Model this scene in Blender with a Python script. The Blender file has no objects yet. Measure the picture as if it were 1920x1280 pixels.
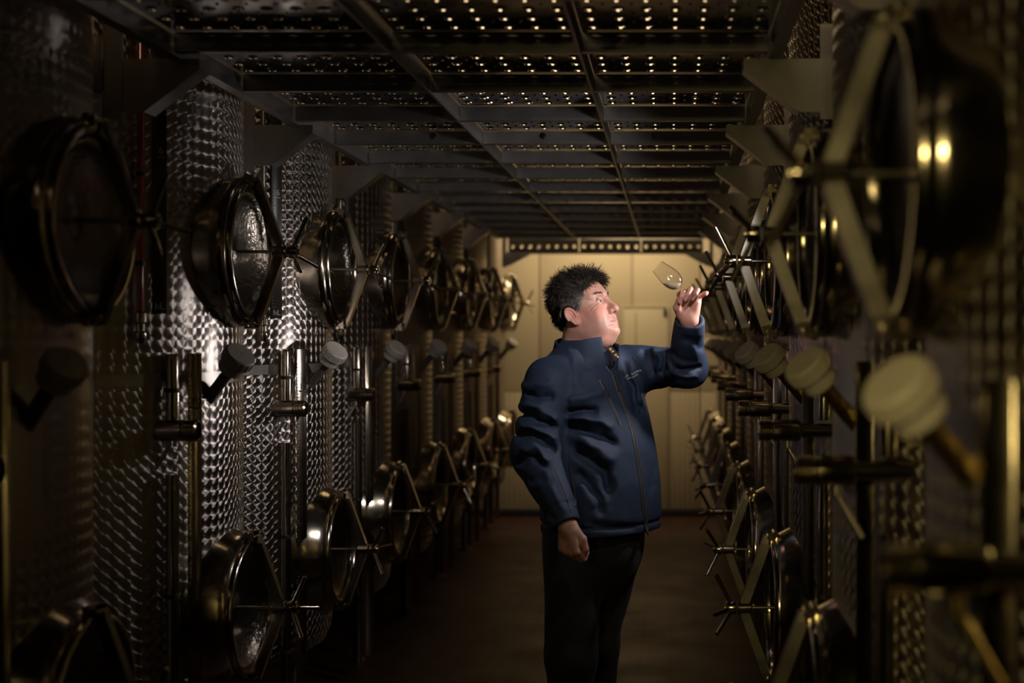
import bpy, bmesh, math, random
import numpy as np
from mathutils import Vector, Matrix, Euler
from mathutils.bvhtree import BVHTree

random.seed(7)
rng = np.random.default_rng(7)
scene = bpy.context.scene
col = scene.collection
PI = math.pi

# ------------------------------------------------------------------ camera
FPX, VX, VY, CH = 2446.0, 1258.0, 627.0, 1.60     # focal length in px, vanishing point, eye height
cam_d = bpy.data.cameras.new('camera')
cam_d.sensor_width = 36.0
cam_d.lens = 36.0 * FPX / 1920.0
cam_d.shift_x = (960.0 - VX) / 1920.0
cam_d.shift_y = (VY - 640.0) / 1920.0
cam_d.clip_start = 0.05
cam_d.dof.use_dof = True
cam_d.dof.focus_distance = 4.5
cam_d.dof.aperture_fstop = 1.75
cam = bpy.data.objects.new('camera', cam_d)
cam.location = (0, 0, CH)
cam.rotation_euler = (PI / 2, 0, 0)
col.objects.link(cam)
scene.camera = cam

# ------------------------------------------------------------------ world, lights, exposure
world = bpy.data.worlds.new('world')
scene.world = world
world.use_nodes = True
world.node_tree.nodes['Background'].inputs[0].default_value = (0.0012, 0.0009, 0.0006, 1)
world.node_tree.nodes['Background'].inputs[1].default_value = 1.0
scene.view_settings.view_transform = 'Standard'
scene.view_settings.look = 'None'
scene.view_settings.exposure = 0.0
scene.view_settings.gamma = 1.0
scene.view_settings.use_curve_mapping = False


def area_light(name, loc, target, power, colr, sx, sy, spread=180):
    d = bpy.data.lights.new(name, 'AREA')
    d.shape = 'RECTANGLE'
    d.size, d.size_y = sx, sy
    d.energy = power
    d.color = colr
    d.spread = math.radians(spread)
    o = bpy.data.objects.new(name, d)
    o.location = loc
    o.rotation_euler = (Vector(target) - Vector(loc)).to_track_quat('-Z', 'Y').to_euler()
    col.objects.link(o)
    return o


# portrait strobe standing in the notch between two right-hand tanks, at head height
area_light('strobe_lamp', (0.40, 4.42, 1.84), (-0.40, 4.54, 1.34), 1.9, (1.0, 0.93, 0.93), 0.06, 0.10, 85)
# added fill lamp towards the camera, brightening the palm and near torso
area_light('added_fill_lamp', (0.22, 3.42, 2.10), (-0.50, 4.50, 1.66), 2.0, (1.0, 0.93, 0.93), 0.08, 0.12, 72)
# second strobe further along the right row, aimed across the aisle at the left tanks
area_light('tank_strobe_lamp', (0.32, 5.32, 1.50), (-1.45, 4.45, 1.62), 1.0, (1.0, 0.94, 0.96), 0.05, 0.16, 80)
# cellar lamp above the far end of the aisle, washing the end wall
area_light('far_cellar_lamp', (-0.52, 10.62, 2.85), (-0.50, 11.5, 1.6), 18.0, (1.0, 0.80, 0.54), 1.1, 0.25, 170)
# warm lamps above the walkway, the low first one added for hole glints
area_light('hole_glint_lamp', (-0.5, 0.2, 3.15), (-0.5, 5.0, 2.75), 3.6, (1.0, 0.74, 0.42), 1.4, 0.3, 120)
area_light('ceiling_lamp_middle', (-0.5, 5.0, 4.5), (-0.5, 6.0, 2.3), 8.0, (1.0, 0.70, 0.38), 0.9, 0.3)
area_light('ceiling_lamp_far', (-0.4, 8.4, 4.5), (-0.5, 8.4, 2.3), 30.0, (1.0, 0.70, 0.40), 1.2, 0.25)
# warm cellar lamp behind the camera
area_light('rear_cellar_lamp', (-1.15, -1.5, 2.45), (0.55, 1.8, 1.65), 6.5, (1.0, 0.78, 0.30), 0.9, 0.6, 48)


# ------------------------------------------------------------------ helpers
def P(px, py, Y):
    """photo pixel + depth -> point"""
    return Vector(((px - VX) * Y / FPX, Y, CH - (py - VY) * Y / FPX))


VARIANTS = {}


def obj(name, mesh, mat=None, parent=None, loc=(0, 0, 0), rot=(0, 0, 0)):
    o = bpy.data.objects.new(name, mesh)
    if mat is not None:
        if len(mesh.materials) == 0:
            mesh.materials.append(mat)
        elif mesh.materials[0] != mat:          # same shape in another material
            key = (mesh.name, mat.name)
            if key not in VARIANTS:
                VARIANTS[key] = mesh.copy()
                VARIANTS[key].materials[0] = mat
            mesh = VARIANTS[key]
            o.data = mesh
    o.location = loc
    o.rotation_euler = rot
    if parent is not None:
        o.parent = parent
    col.objects.link(o)
    return o


def empty(name, loc):
    o = bpy.data.objects.new(name, None)
    o.empty_display_size = 0.1
    o.location = loc
    col.objects.link(o)
    return o


def tag(o, label=None, cat=None, group=None, kind=None):
    if label: o['label'] = label
    if cat: o['category'] = cat
    if group: o['group'] = group
    if kind: o['kind'] = kind
    return o


def mesh_from(verts, faces, name='m', smooth=True):
    me = bpy.data.meshes.new(name)
    me.from_pydata([tuple(v) for v in verts], [], [tuple(f) for f in faces])
    me.update()
    if smooth:
        me.polygons.foreach_set('use_smooth', [True] * len(me.polygons))
    return me


def bm_mesh(bm, name='m', smooth=False, angle=None):
    bmesh.ops.recalc_face_normals(bm, faces=bm.faces[:])
    me = bpy.data.meshes.new(name)
    bm.to_mesh(me)
    bm.free()
    if smooth or angle:
        me.polygons.foreach_set('use_smooth', [True] * len(me.polygons))
    if angle:
        me.set_sharp_from_angle(angle=math.radians(angle))
    return me


def add_box(bm, lo, hi):
    vs = [bm.verts.new((x, y, z)) for x in (lo[0], hi[0]) for y in (lo[1], hi[1]) for z in (lo[2], hi[2])]
    for f in ((0, 1, 3, 2), (4, 6, 7, 5), (0, 4, 5, 1), (2, 3, 7, 6), (0, 2, 6, 4), (1, 5, 7, 3)):
        bm.faces.new([vs[i] for i in f])


def box_mesh(lo, hi, bevel=0.0):
    bm = bmesh.new()
    add_box(bm, lo, hi)
    if bevel > 0:
        bmesh.ops.bevel(bm, geom=bm.edges[:], offset=bevel, segments=2, profile=0.5, affect='EDGES')
    return bm_mesh(bm, smooth=bevel > 0, angle=40 if bevel > 0 else None)


def frame_of(axis):
    a = Vector(axis).normalized()
    t = Vector((0, 0, 1)) if abs(a.z) < 0.9 else Vector((1, 0, 0))
    u = a.cross(t).normalized()
    return a, u, a.cross(u).normalized()


def add_lathe(bm, prof, origin, axis, n=32, close=False):
    """prof: list of (along axis, radius)"""
    a, u, v = frame_of(axis)
    o = Vector(origin)
    rings = []
    for (h, r) in prof:
        if r < 1e-6:
            rings.append([bm.verts.new(o + a * h)])
        else:
            rings.append([bm.verts.new(o + a * h + (u * math.cos(2 * PI * i / n) + v * math.sin(2 * PI * i / n)) * r) for i in range(n)])
    pairs = list(zip(rings[:-1], rings[1:]))
    if close:
        pairs.append((rings[-1], rings[0]))
    for A, B in pairs:
        for i in range(n):
            j = (i + 1) % n
            if len(A) == 1 and len(B) == 1:
                continue
            if len(A) == 1:
                bm.faces.new((A[0], B[i], B[j]))
            elif len(B) == 1:
                bm.faces.new((A[i], A[j], B[0]))
            else:
                bm.faces.new((A[i], A[j], B[j], B[i]))


def lathe_mesh(prof, origin=(0, 0, 0), axis=(0, 0, 1), n=32, close=False, angle=35):
    bm = bmesh.new()
    add_lathe(bm, prof, origin, axis, n, close)
    return bm_mesh(bm, smooth=True, angle=angle)


def add_rod(bm, p0, p1, r0, r1=None, n=16):
    r1 = r0 if r1 is None else r1
    d = Vector(p1) - Vector(p0)
    L = d.length
    b = min(r0, r1) * 0.25
    add_lathe(bm, [(0, 0), (0, r0 - b), (b, r0), (L - b, r1), (L, r1 - b), (L, 0)], p0, d, n)


def rod_mesh(p0, p1, r0, r1=None, n=16):
    bm = bmesh.new()
    add_rod(bm, p0, p1, r0, r1, n)
    return bm_mesh(bm, smooth=True, angle=40)


def prism_mesh(poly, depth, axis='y', bevel=0.0):
    """poly in (x,z), extruded along y from depth[0] to depth[1]"""
    bm = bmesh.new()
    A = [bm.verts.new((x, depth[0], z)) for x, z in poly]
    B = [bm.verts.new((x, depth[1], z)) for x, z in poly]
    n = len(poly)
    bm.faces.new(A)
    bm.faces.new(B[::-1])
    for i in range(n):
        j = (i + 1) % n
        bm.faces.new((A[i], B[i], B[j], A[j]))
    if bevel:
        bmesh.ops.bevel(bm, geom=bm.edges[:], offset=bevel, segments=1, affect='EDGES')
    return bm_mesh(bm)


# ------------------------------------------------------------------ materials
def nmat(name):
    m = bpy.data.materials.new(name)
    m.use_nodes = True
    nt = m.node_tree
    return m, nt, nt.nodes['Principled BSDF']


def pmat(name, c, rough=0.5, metal=0.0, noise=None, bump=None, **kw):
    m, nt, b = nmat(name)
    b.inputs['Base Color'].default_value = (*c, 1)
    b.inputs['Roughness'].default_value = rough
    b.inputs['Metallic'].default_value = metal
    for k, v in kw.items():
        b.inputs[k.replace('_', ' ')].default_value = v
    tc = nt.nodes.new('ShaderNodeTexCoord')
    if noise:                                   # (scale, amount, rough amount)
        n = nt.nodes.new('ShaderNodeTexNoise')
        n.inputs['Scale'].default_value = noise[0]
        n.inputs['Detail'].default_value = 4
        nt.links.new(tc.outputs['Object'], n.inputs['Vector'])
        mr = nt.nodes.new('ShaderNodeMapRange')
        mr.inputs[3].default_value = 1 - noise[1]
        mr.inputs[4].default_value = 1 + noise[1]
        nt.links.new(n.outputs['Fac'], mr.inputs[0])
        mx = nt.nodes.new('ShaderNodeVectorMath')
        mx.operation = 'SCALE'
        mx.inputs[0].default_value = c
        nt.links.new(mr.outputs[0], mx.inputs['Scale'])
        nt.links.new(mx.outputs[0], b.inputs['Base Color'])
        if len(noise) > 2:
            m2 = nt.nodes.new('ShaderNodeMapRange')
            m2.inputs[3].default_value = max(0.02, rough - noise[2])
            m2.inputs[4].default_value = rough + noise[2]
            nt.links.new(n.outputs['Fac'], m2.inputs[0])
            nt.links.new(m2.outputs[0], b.inputs['Roughness'])
    if bump:                                    # (scale, strength, distance)
        n = nt.nodes.new('ShaderNodeTexNoise')
        n.inputs['Scale'].default_value = bump[0]
        n.inputs['Detail'].default_value = 3
        nt.links.new(tc.outputs['Object'], n.inputs['Vector'])
        bp = nt.nodes.new('ShaderNodeBump')
        bp.inputs['Strength'].default_value = bump[1]
        bp.inputs['Distance'].default_value = bump[2]
        nt.links.new(n.outputs['Fac'], bp.inputs['Height'])
        nt.links.new(bp.outputs['Normal'], b.inputs['Normal'])
    return m


def math_node(nt, op, a, b=None):
    n = nt.nodes.new('ShaderNodeMath')
    n.operation = op
    for i, v in enumerate((a, b)):
        if v is None: continue
        if isinstance(v, (int, float)):
            n.inputs[i].default_value = v
        else:
            nt.links.new(v, n.inputs[i])
    return n.outputs[0]


def engine_turned(name, R, pitch, base):
    """steel with overlapping circular brush marks: the brushing direction circles each spot's centre"""
    m, nt, b = nmat(name)
    tc = nt.nodes.new('ShaderNodeTexCoord')
    sp = nt.nodes.new('ShaderNodeSeparateXYZ')
    nt.links.new(tc.outputs['Object'], sp.inputs[0])
    th = math_node(nt, 'ARCTAN2', sp.outputs['Y'], sp.outputs['X'])
    u = math_node(nt, 'MULTIPLY', th, R / pitch)
    v = math_node(nt, 'MULTIPLY', sp.outputs['Z'], 1 / pitch)
    row = math_node(nt, 'FLOOR', v)
    odd = math_node(nt, 'MULTIPLY', math_node(nt, 'MODULO', row, 2.0), 0.0)
    lu = math_node(nt, 'SUBTRACT', math_node(nt, 'FRACT', math_node(nt, 'ADD', math_node(nt, 'ADD', u, odd), 100.0)), 0.62)
    lv = math_node(nt, 'SUBTRACT', math_node(nt, 'FRACT', v), 0.40)
    cs, sn = math_node(nt, 'COSINE', th), math_node(nt, 'SINE', th)
    nlv = math_node(nt, 'MULTIPLY', lv, -1.0)
    tx = math_node(nt, 'MULTIPLY', math_node(nt, 'MULTIPLY', sn, -1.0), nlv)
    ty = math_node(nt, 'MULTIPLY', cs, nlv)
    cb = nt.nodes.new('ShaderNodeCombineXYZ')
    nt.links.new(tx, cb.inputs[0])
    nt.links.new(ty, cb.inputs[1])
    nt.links.new(lu, cb.inputs[2])
    nm = nt.nodes.new('ShaderNodeVectorMath')
    nm.operation = 'NORMALIZE'
    nt.links.new(cb.outputs[0], nm.inputs[0])
    nt.links.new(nm.outputs[0], b.inputs['Tangent'])
    b.inputs['Anisotropic'].default_value = 0.97
    b.inputs['Metallic'].default_value = 1
    b.inputs['Base Color'].default_value = (*base, 1)
    b.inputs['Roughness'].default_value = 0.34
    return m


M = {}
M['steel'] = pmat('polished_steel', (0.50, 0.44, 0.35), 0.16, 1.0, noise=(9, 0.12, 0.07))
M['steel_dull'] = pmat('satin_steel', (0.42, 0.39, 0.35), 0.34, 1.0, noise=(14, 0.2, 0.1))
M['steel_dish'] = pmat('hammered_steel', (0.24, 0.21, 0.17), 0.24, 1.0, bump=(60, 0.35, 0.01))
M['walk_steel'] = pmat('galvanised_steel', (0.34, 0.33, 0.32), 0.42, 1.0, noise=(11, 0.25, 0.1))
M['perforated'] = pmat('perforated_steel', (0.46, 0.44, 0.42), 0.15, 1.0, noise=(7, 0.15, 0.04))
M['tank'] = engine_turned('engine_turned_steel', 0.55, 0.036, (0.52, 0.47, 0.42))
M['cap'] = pmat('grey_white_plastic', (0.50, 0.46, 0.40), 0.45, noise=(20, 0.08))
M['pipe_plastic'] = pmat('dark_plastic_pipe', (0.10, 0.085, 0.07), 0.4)
M['red_wine'] = pmat('red_wine_in_tube', (0.34, 0.025, 0.025), 0.08, Specular_IOR_Level=1.0, Coat_Weight=1.0)
M['brass'] = pmat('yellowed_brass', (0.50, 0.36, 0.13), 0.28, 1.0, noise=(12, 0.15, 0.08))
M['print_dark'] = pmat('black_print', (0.012, 0.012, 0.012), 0.5)
M['print_white'] = pmat('white_print', (0.62, 0.60, 0.58), 0.6)
M['dark_plate'] = pmat('dark_enamel_plate', (0.03, 0.026, 0.022), 0.3)
M['print_dim'] = pmat('faded_print', (0.10, 0.09, 0.085), 0.6)
M['rubber'] = pmat('black_rubber', (0.015, 0.014, 0.013), 0.55)
M['concrete_dark'] = pmat('dark_plaster', (0.055, 0.045, 0.036), 0.9, noise=(2.2, 0.3))
M['cream_panel'] = pmat('cream_panel', (0.52, 0.43, 0.27), 0.55, noise=(0.8, 0.06))
M['cream_trim'] = pmat('cream_trim', (0.40, 0.33, 0.21), 0.5)


def floor_material():
    m, nt, b = nmat('quarry_tile_floor')
    tc = nt.nodes.new('ShaderNodeTexCoord')
    br = nt.nodes.new('ShaderNodeTexBrick')
    br.offset = 0.0
    br.inputs['Scale'].default_value = 1.0
    br.inputs['Brick Width'].default_value = 0.15
    br.inputs['Row Height'].default_value = 0.15
    br.inputs['Mortar Size'].default_value = 0.006
    br.inputs['Color1'].default_value = (0.062, 0.020, 0.008, 1)
    br.inputs['Color2'].default_value = (0.046, 0.016, 0.007, 1)
    br.inputs['Mortar'].default_value = (0.028, 0.015, 0.009, 1)
    nt.links.new(tc.outputs['Object'], br.inputs['Vector'])
    nt.links.new(br.outputs['Color'], b.inputs['Base Color'])
    n = nt.nodes.new('ShaderNodeTexNoise')
    n.inputs['Scale'].default_value = 3
    nt.links.new(tc.outputs['Object'], n.inputs['Vector'])
    mr = nt.nodes.new('ShaderNodeMapRange')
    mr.inputs[3].default_value = 0.35
    mr.inputs[4].default_value = 0.7
    nt.links.new(n.outputs['Fac'], mr.inputs[0])
    nt.links.new(mr.outputs[0], b.inputs['Roughness'])
    bp = nt.nodes.new('ShaderNodeBump')
    bp.inputs['Strength'].default_value = 0.4
    bp.inputs['Distance'].default_value = 0.003
    bp.invert = True
    nt.links.new(br.outputs['Fac'], bp.inputs['Height'])
    nt.links.new(bp.outputs['Normal'], b.inputs['Normal'])
    return m


def ribbed_panel():
    m, nt, b = nmat('ribbed_cream_panel')
    tc = nt.nodes.new('ShaderNodeTexCoord')
    w = nt.nodes.new('ShaderNodeTexWave')
    w.bands_direction = 'X'
    w.inputs['Scale'].default_value = 7.0
    nt.links.new(tc.outputs['Object'], w.inputs['Vector'])
    bp = nt.nodes.new('ShaderNodeBump')
    bp.inputs['Strength'].default_value = 0.5
    bp.inputs['Distance'].default_value = 0.006
    nt.links.new(w.outputs['Fac'], bp.inputs['Height'])
    nt.links.new(bp.outputs['Normal'], b.inputs['Normal'])
    b.inputs['Base Color'].default_value = (0.50, 0.41, 0.26, 1)
    b.inputs['Roughness'].default_value = 0.55
    return m


M['floor'] = floor_material()
M['ribbed'] = ribbed_panel()

# ------------------------------------------------------------------ room shell
X0, X1, Y0, Y1, ZC = -3.2, 2.2, -2.4, 11.5, 4.8
tag(obj('floor', box_mesh((X0, Y0, -0.1), (X1, Y1, 0)), M['floor']), 'dark red-brown tiled cellar floor between the tank rows', 'floor', kind='structure')
tag(obj('ceiling', box_mesh((X0, Y0, ZC), (X1, Y1, ZC + 0.1)), M['concrete_dark']), 'dark cellar ceiling high above the walkway', 'ceiling', kind='structure')
tag(obj('wall_left', box_mesh((X0 - 0.1, Y0, -0.1), (X0, Y1, ZC + 0.1)), M['concrete_dark']), 'dark wall behind the left tank row', 'wall', kind='structure')
tag(obj('wall_right', box_mesh((X1, Y0, -0.1), (X1 + 0.1, Y1, ZC + 0.1)), M['concrete_dark']), 'dark wall behind the right tank row', 'wall', kind='structure')
tag(obj('wall_front', box_mesh((X0, Y0 - 0.1, -0.1), (X1, Y0, ZC + 0.1)), M['concrete_dark']), 'dark wall behind the photographer', 'wall', kind='structure')
wb = tag(obj('wall_back', box_mesh((X0, Y1 + 0.02, -0.1), (X1, Y1 + 0.12, ZC + 0.1)), M['cream_trim']), 'cream panelled wall at the far end of the aisle', 'wall', kind='structure')
seams = [X0, -2.3, -1.72, -1.16, -0.34, 0.26, 0.95, 1.6, X1]
for a, b_ in zip(seams[:-1], seams[1:]):
    obj('wall_panel', box_mesh((a + 0.006, Y1, 1.10), (b_ - 0.006, Y1 + 0.02, ZC), 0.004), M['cream_panel'], wb)
    obj('ribbed_panel', box_mesh((a + 0.006, Y1 + 0.003, 0.06), (b_ - 0.006, Y1 + 0.02, 1.095), 0.003), M['ribbed'], wb)
d1 = tag(empty('door_1', (-0.23, Y1 - 0.012, 0)), 'faint cream door panel set in the far wall', 'door', kind='structure')
obj('door_leaf', box_mesh((-0.19, -0.002, 0.06), (0.19, 0.012, 1.83), 0.004), M['cream_panel'], d1)
obj('door_frame', box_mesh((-0.215, -0.006, 0.06), (-0.19, 0.012, 1.855), 0.003), M['cream_trim'], d1)
obj('door_frame', box_mesh((0.19, -0.006, 0.06), (0.215, 0.012, 1.855), 0.003), M['cream_trim'], d1)
obj('door_frame', box_mesh((-0.19, -0.006, 1.83), (0.19, 0.012, 1.855), 0.003), M['cream_trim'], d1)
obj('door_rail', box_mesh((-0.09, -0.006, 0.9), (-0.07, 0.012, 1.80), 0.003), M['cream_trim'], d1)
obj('door_latch', box_mesh((0.165, -0.03, 1.77), (0.19, 0.0, 1.83), 0.004), M['rubber'], d1)
tag(obj('baseboard_back', box_mesh((X0, Y1 - 0.03, 0), (X1, Y1 + 0.02, 0.055), 0.006), M['rubber']), 'dark skirting along the foot of the far wall', 'baseboard', kind='structure')

# ------------------------------------------------------------------ wine tanks
TR, SP, YH = 0.55, 1.107, 2.956           # tank radius, spacing along the aisle, first hatch depth
ZU, ZL = 1.858, 0.75                      # hatch heights
CXL, CXR = -1.91, 0.92
AX = (1, 0, 0)


def hatch_parts(kind):
    """meshes around the local origin (tank axis, hatch height); x points out of the tank"""
    d = {}
    if kind == 'upper':
        neck = [(0.485, 0.234), (0.580, 0.234), (0.615, 0.235), (0.630, 0.232), (0.638, 0.226), (0.640, 0.219), (0.630, 0.212), (0.55, 0.210)]
    else:
        neck = [(0.455, 0.285), (0.485, 0.272), (0.53, 0.262), (0.58, 0.250), (0.615, 0.236), (0.634, 0.226), (0.640, 0.219), (0.630, 0.212), (0.55, 0.210)]
    d['neck'] = lathe_mesh(neck, (0, 0, 0), AX, 64, angle=60)
    rim = [(0.640, 0.217), (0.652, 0.215), (0.656, 0.209), (0.656, 0.200), (0.650, 0.196), (0.632, 0.196), (0.632, 0.217)]
    d['rim'] = lathe_mesh(rim, (0, 0, 0), AX, 64, close=True, angle=50)
    door = [(0.636, 0.196), (0.640, 0.188), (0.639, 0.178), (0.628, 0.170), (0.618, 0.150), (0.607, 0.120), (0.600, 0.085), (0.597, 0.050), (0.600, 0.040), (0.604, 0.034), (0.604, 0.0)]
    d['door'] = lathe_mesh(door, (0, 0, 0), AX, 64, angle=50)
    # bowed clamp strap: two straight flat arms meeting at the spindle
    bm = bmesh.new()
    w, t = 0.014, 0.030
    path = [(0.660, -0.222), (0.668, -0.200), (0.733, -0.018), (0.733, 0.018), (0.668, 0.200), (0.660, 0.222)]
    rows = []
    for i, (x, z) in enumerate(path):
        q0 = path[max(i - 1, 0)]
        q1 = path[min(i + 1, len(path) - 1)]
        tv = Vector((q1[0] - q0[0], 0, q1[1] - q0[1])).normalized()
        nv = Vector((tv.z, 0, -tv.x))
        c = Vector((x, 0, z))
        ww = w * (0.8 if i in (0, len(path) - 1) else 1.0)
        rows.append([bm.verts.new(c + nv * (sx * t / 2) + Vector((0, sy * ww, 0))) for sx, sy in ((-1, -1), (1, -1), (1, 1), (-1, 1))])
    for A, B in zip(rows[:-1], rows[1:]):
        for i in range(4):
            j = (i + 1) % 4
            bm.faces.new((A[i], A[j], B[j], B[i]))
    bm.faces.new(rows[0])
    bm.faces.new(rows[-1][::-1])
    bmesh.ops.bevel(bm, geom=bm.edges[:], offset=0.0012, segments=1, affect='EDGES')
    d['strap'] = bm_mesh(bm)
    bm = bmesh.new()
    add_rod(bm, (0.640, -0.034, 0.232), (0.640, 0.034, 0.232), 0.009)
    add_rod(bm, (0.660, -0.026, 0.222), (0.660, 0.026, 0.222), 0.006)
    add_box(bm, (0.634, -0.030, 0.200), (0.662, -0.024, 0.236))
    add_box(bm, (0.634, 0.024, 0.200), (0.662, 0.030, 0.236))
    d['lug'] = bm_mesh(bm, smooth=True, angle=35)
    d['spindle'] = rod_mesh((0.600, 0, 0), (0.722, 0, 0), 0.0055)
    d['sleeve'] = lathe_mesh([(0.712, 0), (0.712, 0.018), (0.715, 0.021), (0.753, 0.021), (0.757, 0.018), (0.757, 0)], (0, 0, 0), AX, 24)
    d['hub'] = lathe_mesh([(0.760, 0), (0.760, 0.018), (0.763, 0.0205), (0.788, 0.0205), (0.792, 0.018), (0.792, 0.009), (0.797, 0.008), (0.797, 0)], (0, 0, 0), AX, 24)
    tl = math.radians(24)
    bm = bmesh.new()
    add_rod(bm, (0.006 - 0.006, 0, 0.012), (math.sin(tl) * 0.118, 0, math.cos(tl) * 0.118), 0.0070)
    d['handle'] = bm_mesh(bm, smooth=True, angle=40)          # local origin at hub centre
    for n_, me in d.items():                      # seat the hatch closer to the shell
        if n_ == 'handle':
            continue
        co = np.empty(len(me.vertices) * 3, np.float32)
        me.vertices.foreach_get('co', co)
        co = co.reshape(-1, 3)
        co[:, 0] = np.where(co[:, 0] < 0.50, co[:, 0], co[:, 0] - 0.043 * np.clip((co[:, 0] - 0.50) / 0.10, 0, 1))
        me.vertices.foreach_set('co', co.ravel())
        me.update()
    return d


def tank_meshes():
    T = {}
    prof = [(0.28, 0), (0.30, 0.30), (0.34, 0.46), (0.385, 0.525), (0.43, 0.547), (0.46, TR), (1.462, TR), (1.470, TR - 0.012), (1.478, TR), (2.66, TR), (2.72, 0.53), (2.80, 0.42), (2.84, 0.2), (2.85, 0)]
    T['body'] = lathe_mesh(prof, n=128, angle=25)
    band = [(1.452, TR - 0.01), (1.452, TR + 0.003), (1.488, TR + 0.003), (1.488, TR - 0.01)]
    T['band'] = lathe_mesh(band, n=96, close=True)
    leg = [(0, 0), (0, 0.05), (0.012, 0.05), (0.014, 0.028), (0.40, 0.028), (0.42, 0.0)]
    T['leg'] = lathe_mesh(leg, n=20)
    for k in ('upper', 'lower'):
        for n, me in hatch_parts(k).items():
            T[k + '_' + n] = me
    # sight tubes
    T['tube_low'] = lathe_mesh([(0.10, 0), (0.10, 0.019), (1.20, 0.019), (1.20, 0)], n=24)
    T['tube_top'] = lathe_mesh([(1.355, 0), (1.355, 0.019), (1.535, 0.019), (1.545, 0.015), (1.545, 0)], n=24)
    T['tube_up'] = lathe_mesh([(1.66, 0), (1.66, 0.0095), (2.62, 0.0095), (2.62, 0)], n=20)
    T['collar'] = lathe_mesh([(-0.006, 0.015), (-0.006, 0.0215), (0.006, 0.0215), (0.006, 0.015)], n=24, close=True)
    T['collar_up'] = lathe_mesh([(-0.006, 0.006), (-0.006, 0.0125), (0.006, 0.0125), (0.006, 0.006)], n=20, close=True)
    T['tube_foot'] = lathe_mesh([(1.575, 0), (1.575, 0.010), (1.59, 0.016), (1.605, 0.016), (1.610, 0.012), (1.63, 0.012), (1.635, 0.017), (1.66, 0.017), (1.664, 0.010), (1.664, 0)], n=20)
    T['plate_low'] = box_mesh((-0.020, -0.002, 0.12), (0.020, 0.002, 1.545), 0.001)
    T['plate_up'] = box_mesh((-0.020, -0.002, 1.66), (0.020, 0.002, 2.60), 0.001)
    # angled sampling pipe with screw cap
    T['cap_pipe'] = lathe_mesh([(-0.15, 0), (-0.15, 0.017), (0.012, 0.017), (0.012, 0.0)], n=24)
    bm = bmesh.new()
    add_lathe(bm, [(0.0, 0.0), (0.0, 0.036), (0.004, 0.039), (0.026, 0.039), (0.030, 0.036), (0.030, 0.0)], (0, 0, 0), (0, 0, 1), 32)
    T['cap_base'] = bm_mesh(bm, smooth=True, angle=35)
    bm = bmesh.new()
    prof = [(0.033, 0.0), (0.033, 0.044), (0.036, 0.047), (0.066, 0.047), (0.070, 0.043), (0.070, 0.004), (0.068, 0.003), (0.068, 0.0)]
    add_lathe(bm, prof, (0, 0, 0), (0, 0, 1), 48)
    for i in range(16):
        a = 2 * PI * i / 16
        c, s = math.cos(a), math.sin(a)
        q = [Vector((c * r - s * w, s * r + c * w, z)) for r, w in ((0.044, -0.003), (0.0495, -0.003), (0.0495, 0.003), (0.044, 0.003)) for z in (0.038, 0.062)]
        vs = [bm.verts.new(x) for x in q]
        for f in ((0, 1, 3, 2), (2, 3, 5, 4), (4, 5, 7, 6), (6, 7, 1, 0), (0, 2, 4, 6), (1, 7, 5, 3)):
            bm.faces.new([vs[k] for k in f])
    T['cap'] = bm_mesh(bm, smooth=True, angle=35)
    return T


def valve_meshes(tip):
    d = {}
    a0 = 0.40
    d['body'] = lathe_mesh([(a0, 0), (a0, 0.020), (tip - 0.125, 0.020), (tip - 0.12, 0.028), (tip - 0.11, 0.031), (tip - 0.045, 0.031), (tip - 0.04, 0.027), (tip - 0.035, 0.027)], (0, 0, 0), AX, 32)
    pr = [(tip - 0.038, 0.0)]
    pr += [(tip - 0.038, 0.024)]
    for i in range(6):
        x = tip - 0.038 + i * 0.006
        pr += [(x, 0.0275), (x + 0.002, 0.031), (x + 0.004, 0.031), (x + 0.006, 0.0275)]
    pr += [(tip, 0.024), (tip - 0.025, 0.022), (tip - 0.025, 0.0)]
    d['thread'] = lathe_mesh(pr, (0, 0, 0), AX, 32, angle=30)
    bm = bmesh.new()
    add_rod(bm, (tip - 0.085, 0, -0.020), (tip - 0.085, 0, -0.052), 0.010)
    add_rod(bm, (tip - 0.085, 0, -0.046), (tip - 0.135, -0.012, -0.135), 0.0065)
    d['lever'] = bm_mesh(bm, smooth=True, angle=40)
    return d


def mirrored(me):
    m2 = me.copy()
    m2.transform(Matrix.Diagonal((-1, 1, 1, 1)))
    m2.flip_normals()
    return m2


TL = tank_meshes()
TRt = {k: mirrored(v) for k, v in TL.items()}
VL = valve_meshes(0.555)
VR = {k: mirrored(v) for k, v in valve_meshes(0.670).items()}


def text_mesh(s, size, extrude=0.0004, align='CENTER', spacing=1.0):
    cu = bpy.data.curves.new('lettering', 'FONT')
    cu.body = s
    cu.size = size
    cu.extrude = extrude
    cu.align_x = align
    cu.space_character = spacing
    cu.resolution_u = 3
    o = bpy.data.objects.new('lettering', cu)
    col.objects.link(o)
    dg = bpy.context.evaluated_depsgraph_get()
    me = bpy.data.meshes.new_from_object(o.evaluated_get(dg))
    bpy.data.objects.remove(o)
    return me


def tick_mesh(z0, z1, step):
    bm = bmesh.new()
    n = int((z1 - z0) / step)
    for i in range(n):
        z = z0 + i * step
        L = 0.016 if i % 5 == 0 else 0.009
        add_box(bm, (-0.020, -0.0026, z), (-0.020 + L, -0.0019, z + 0.0025))
    return bm_mesh(bm)


TICKS = tick_mesh(1.70, 2.58, 0.0125)
TICKS_LOW = tick_mesh(0.2, 1.50, 0.0125)


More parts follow.
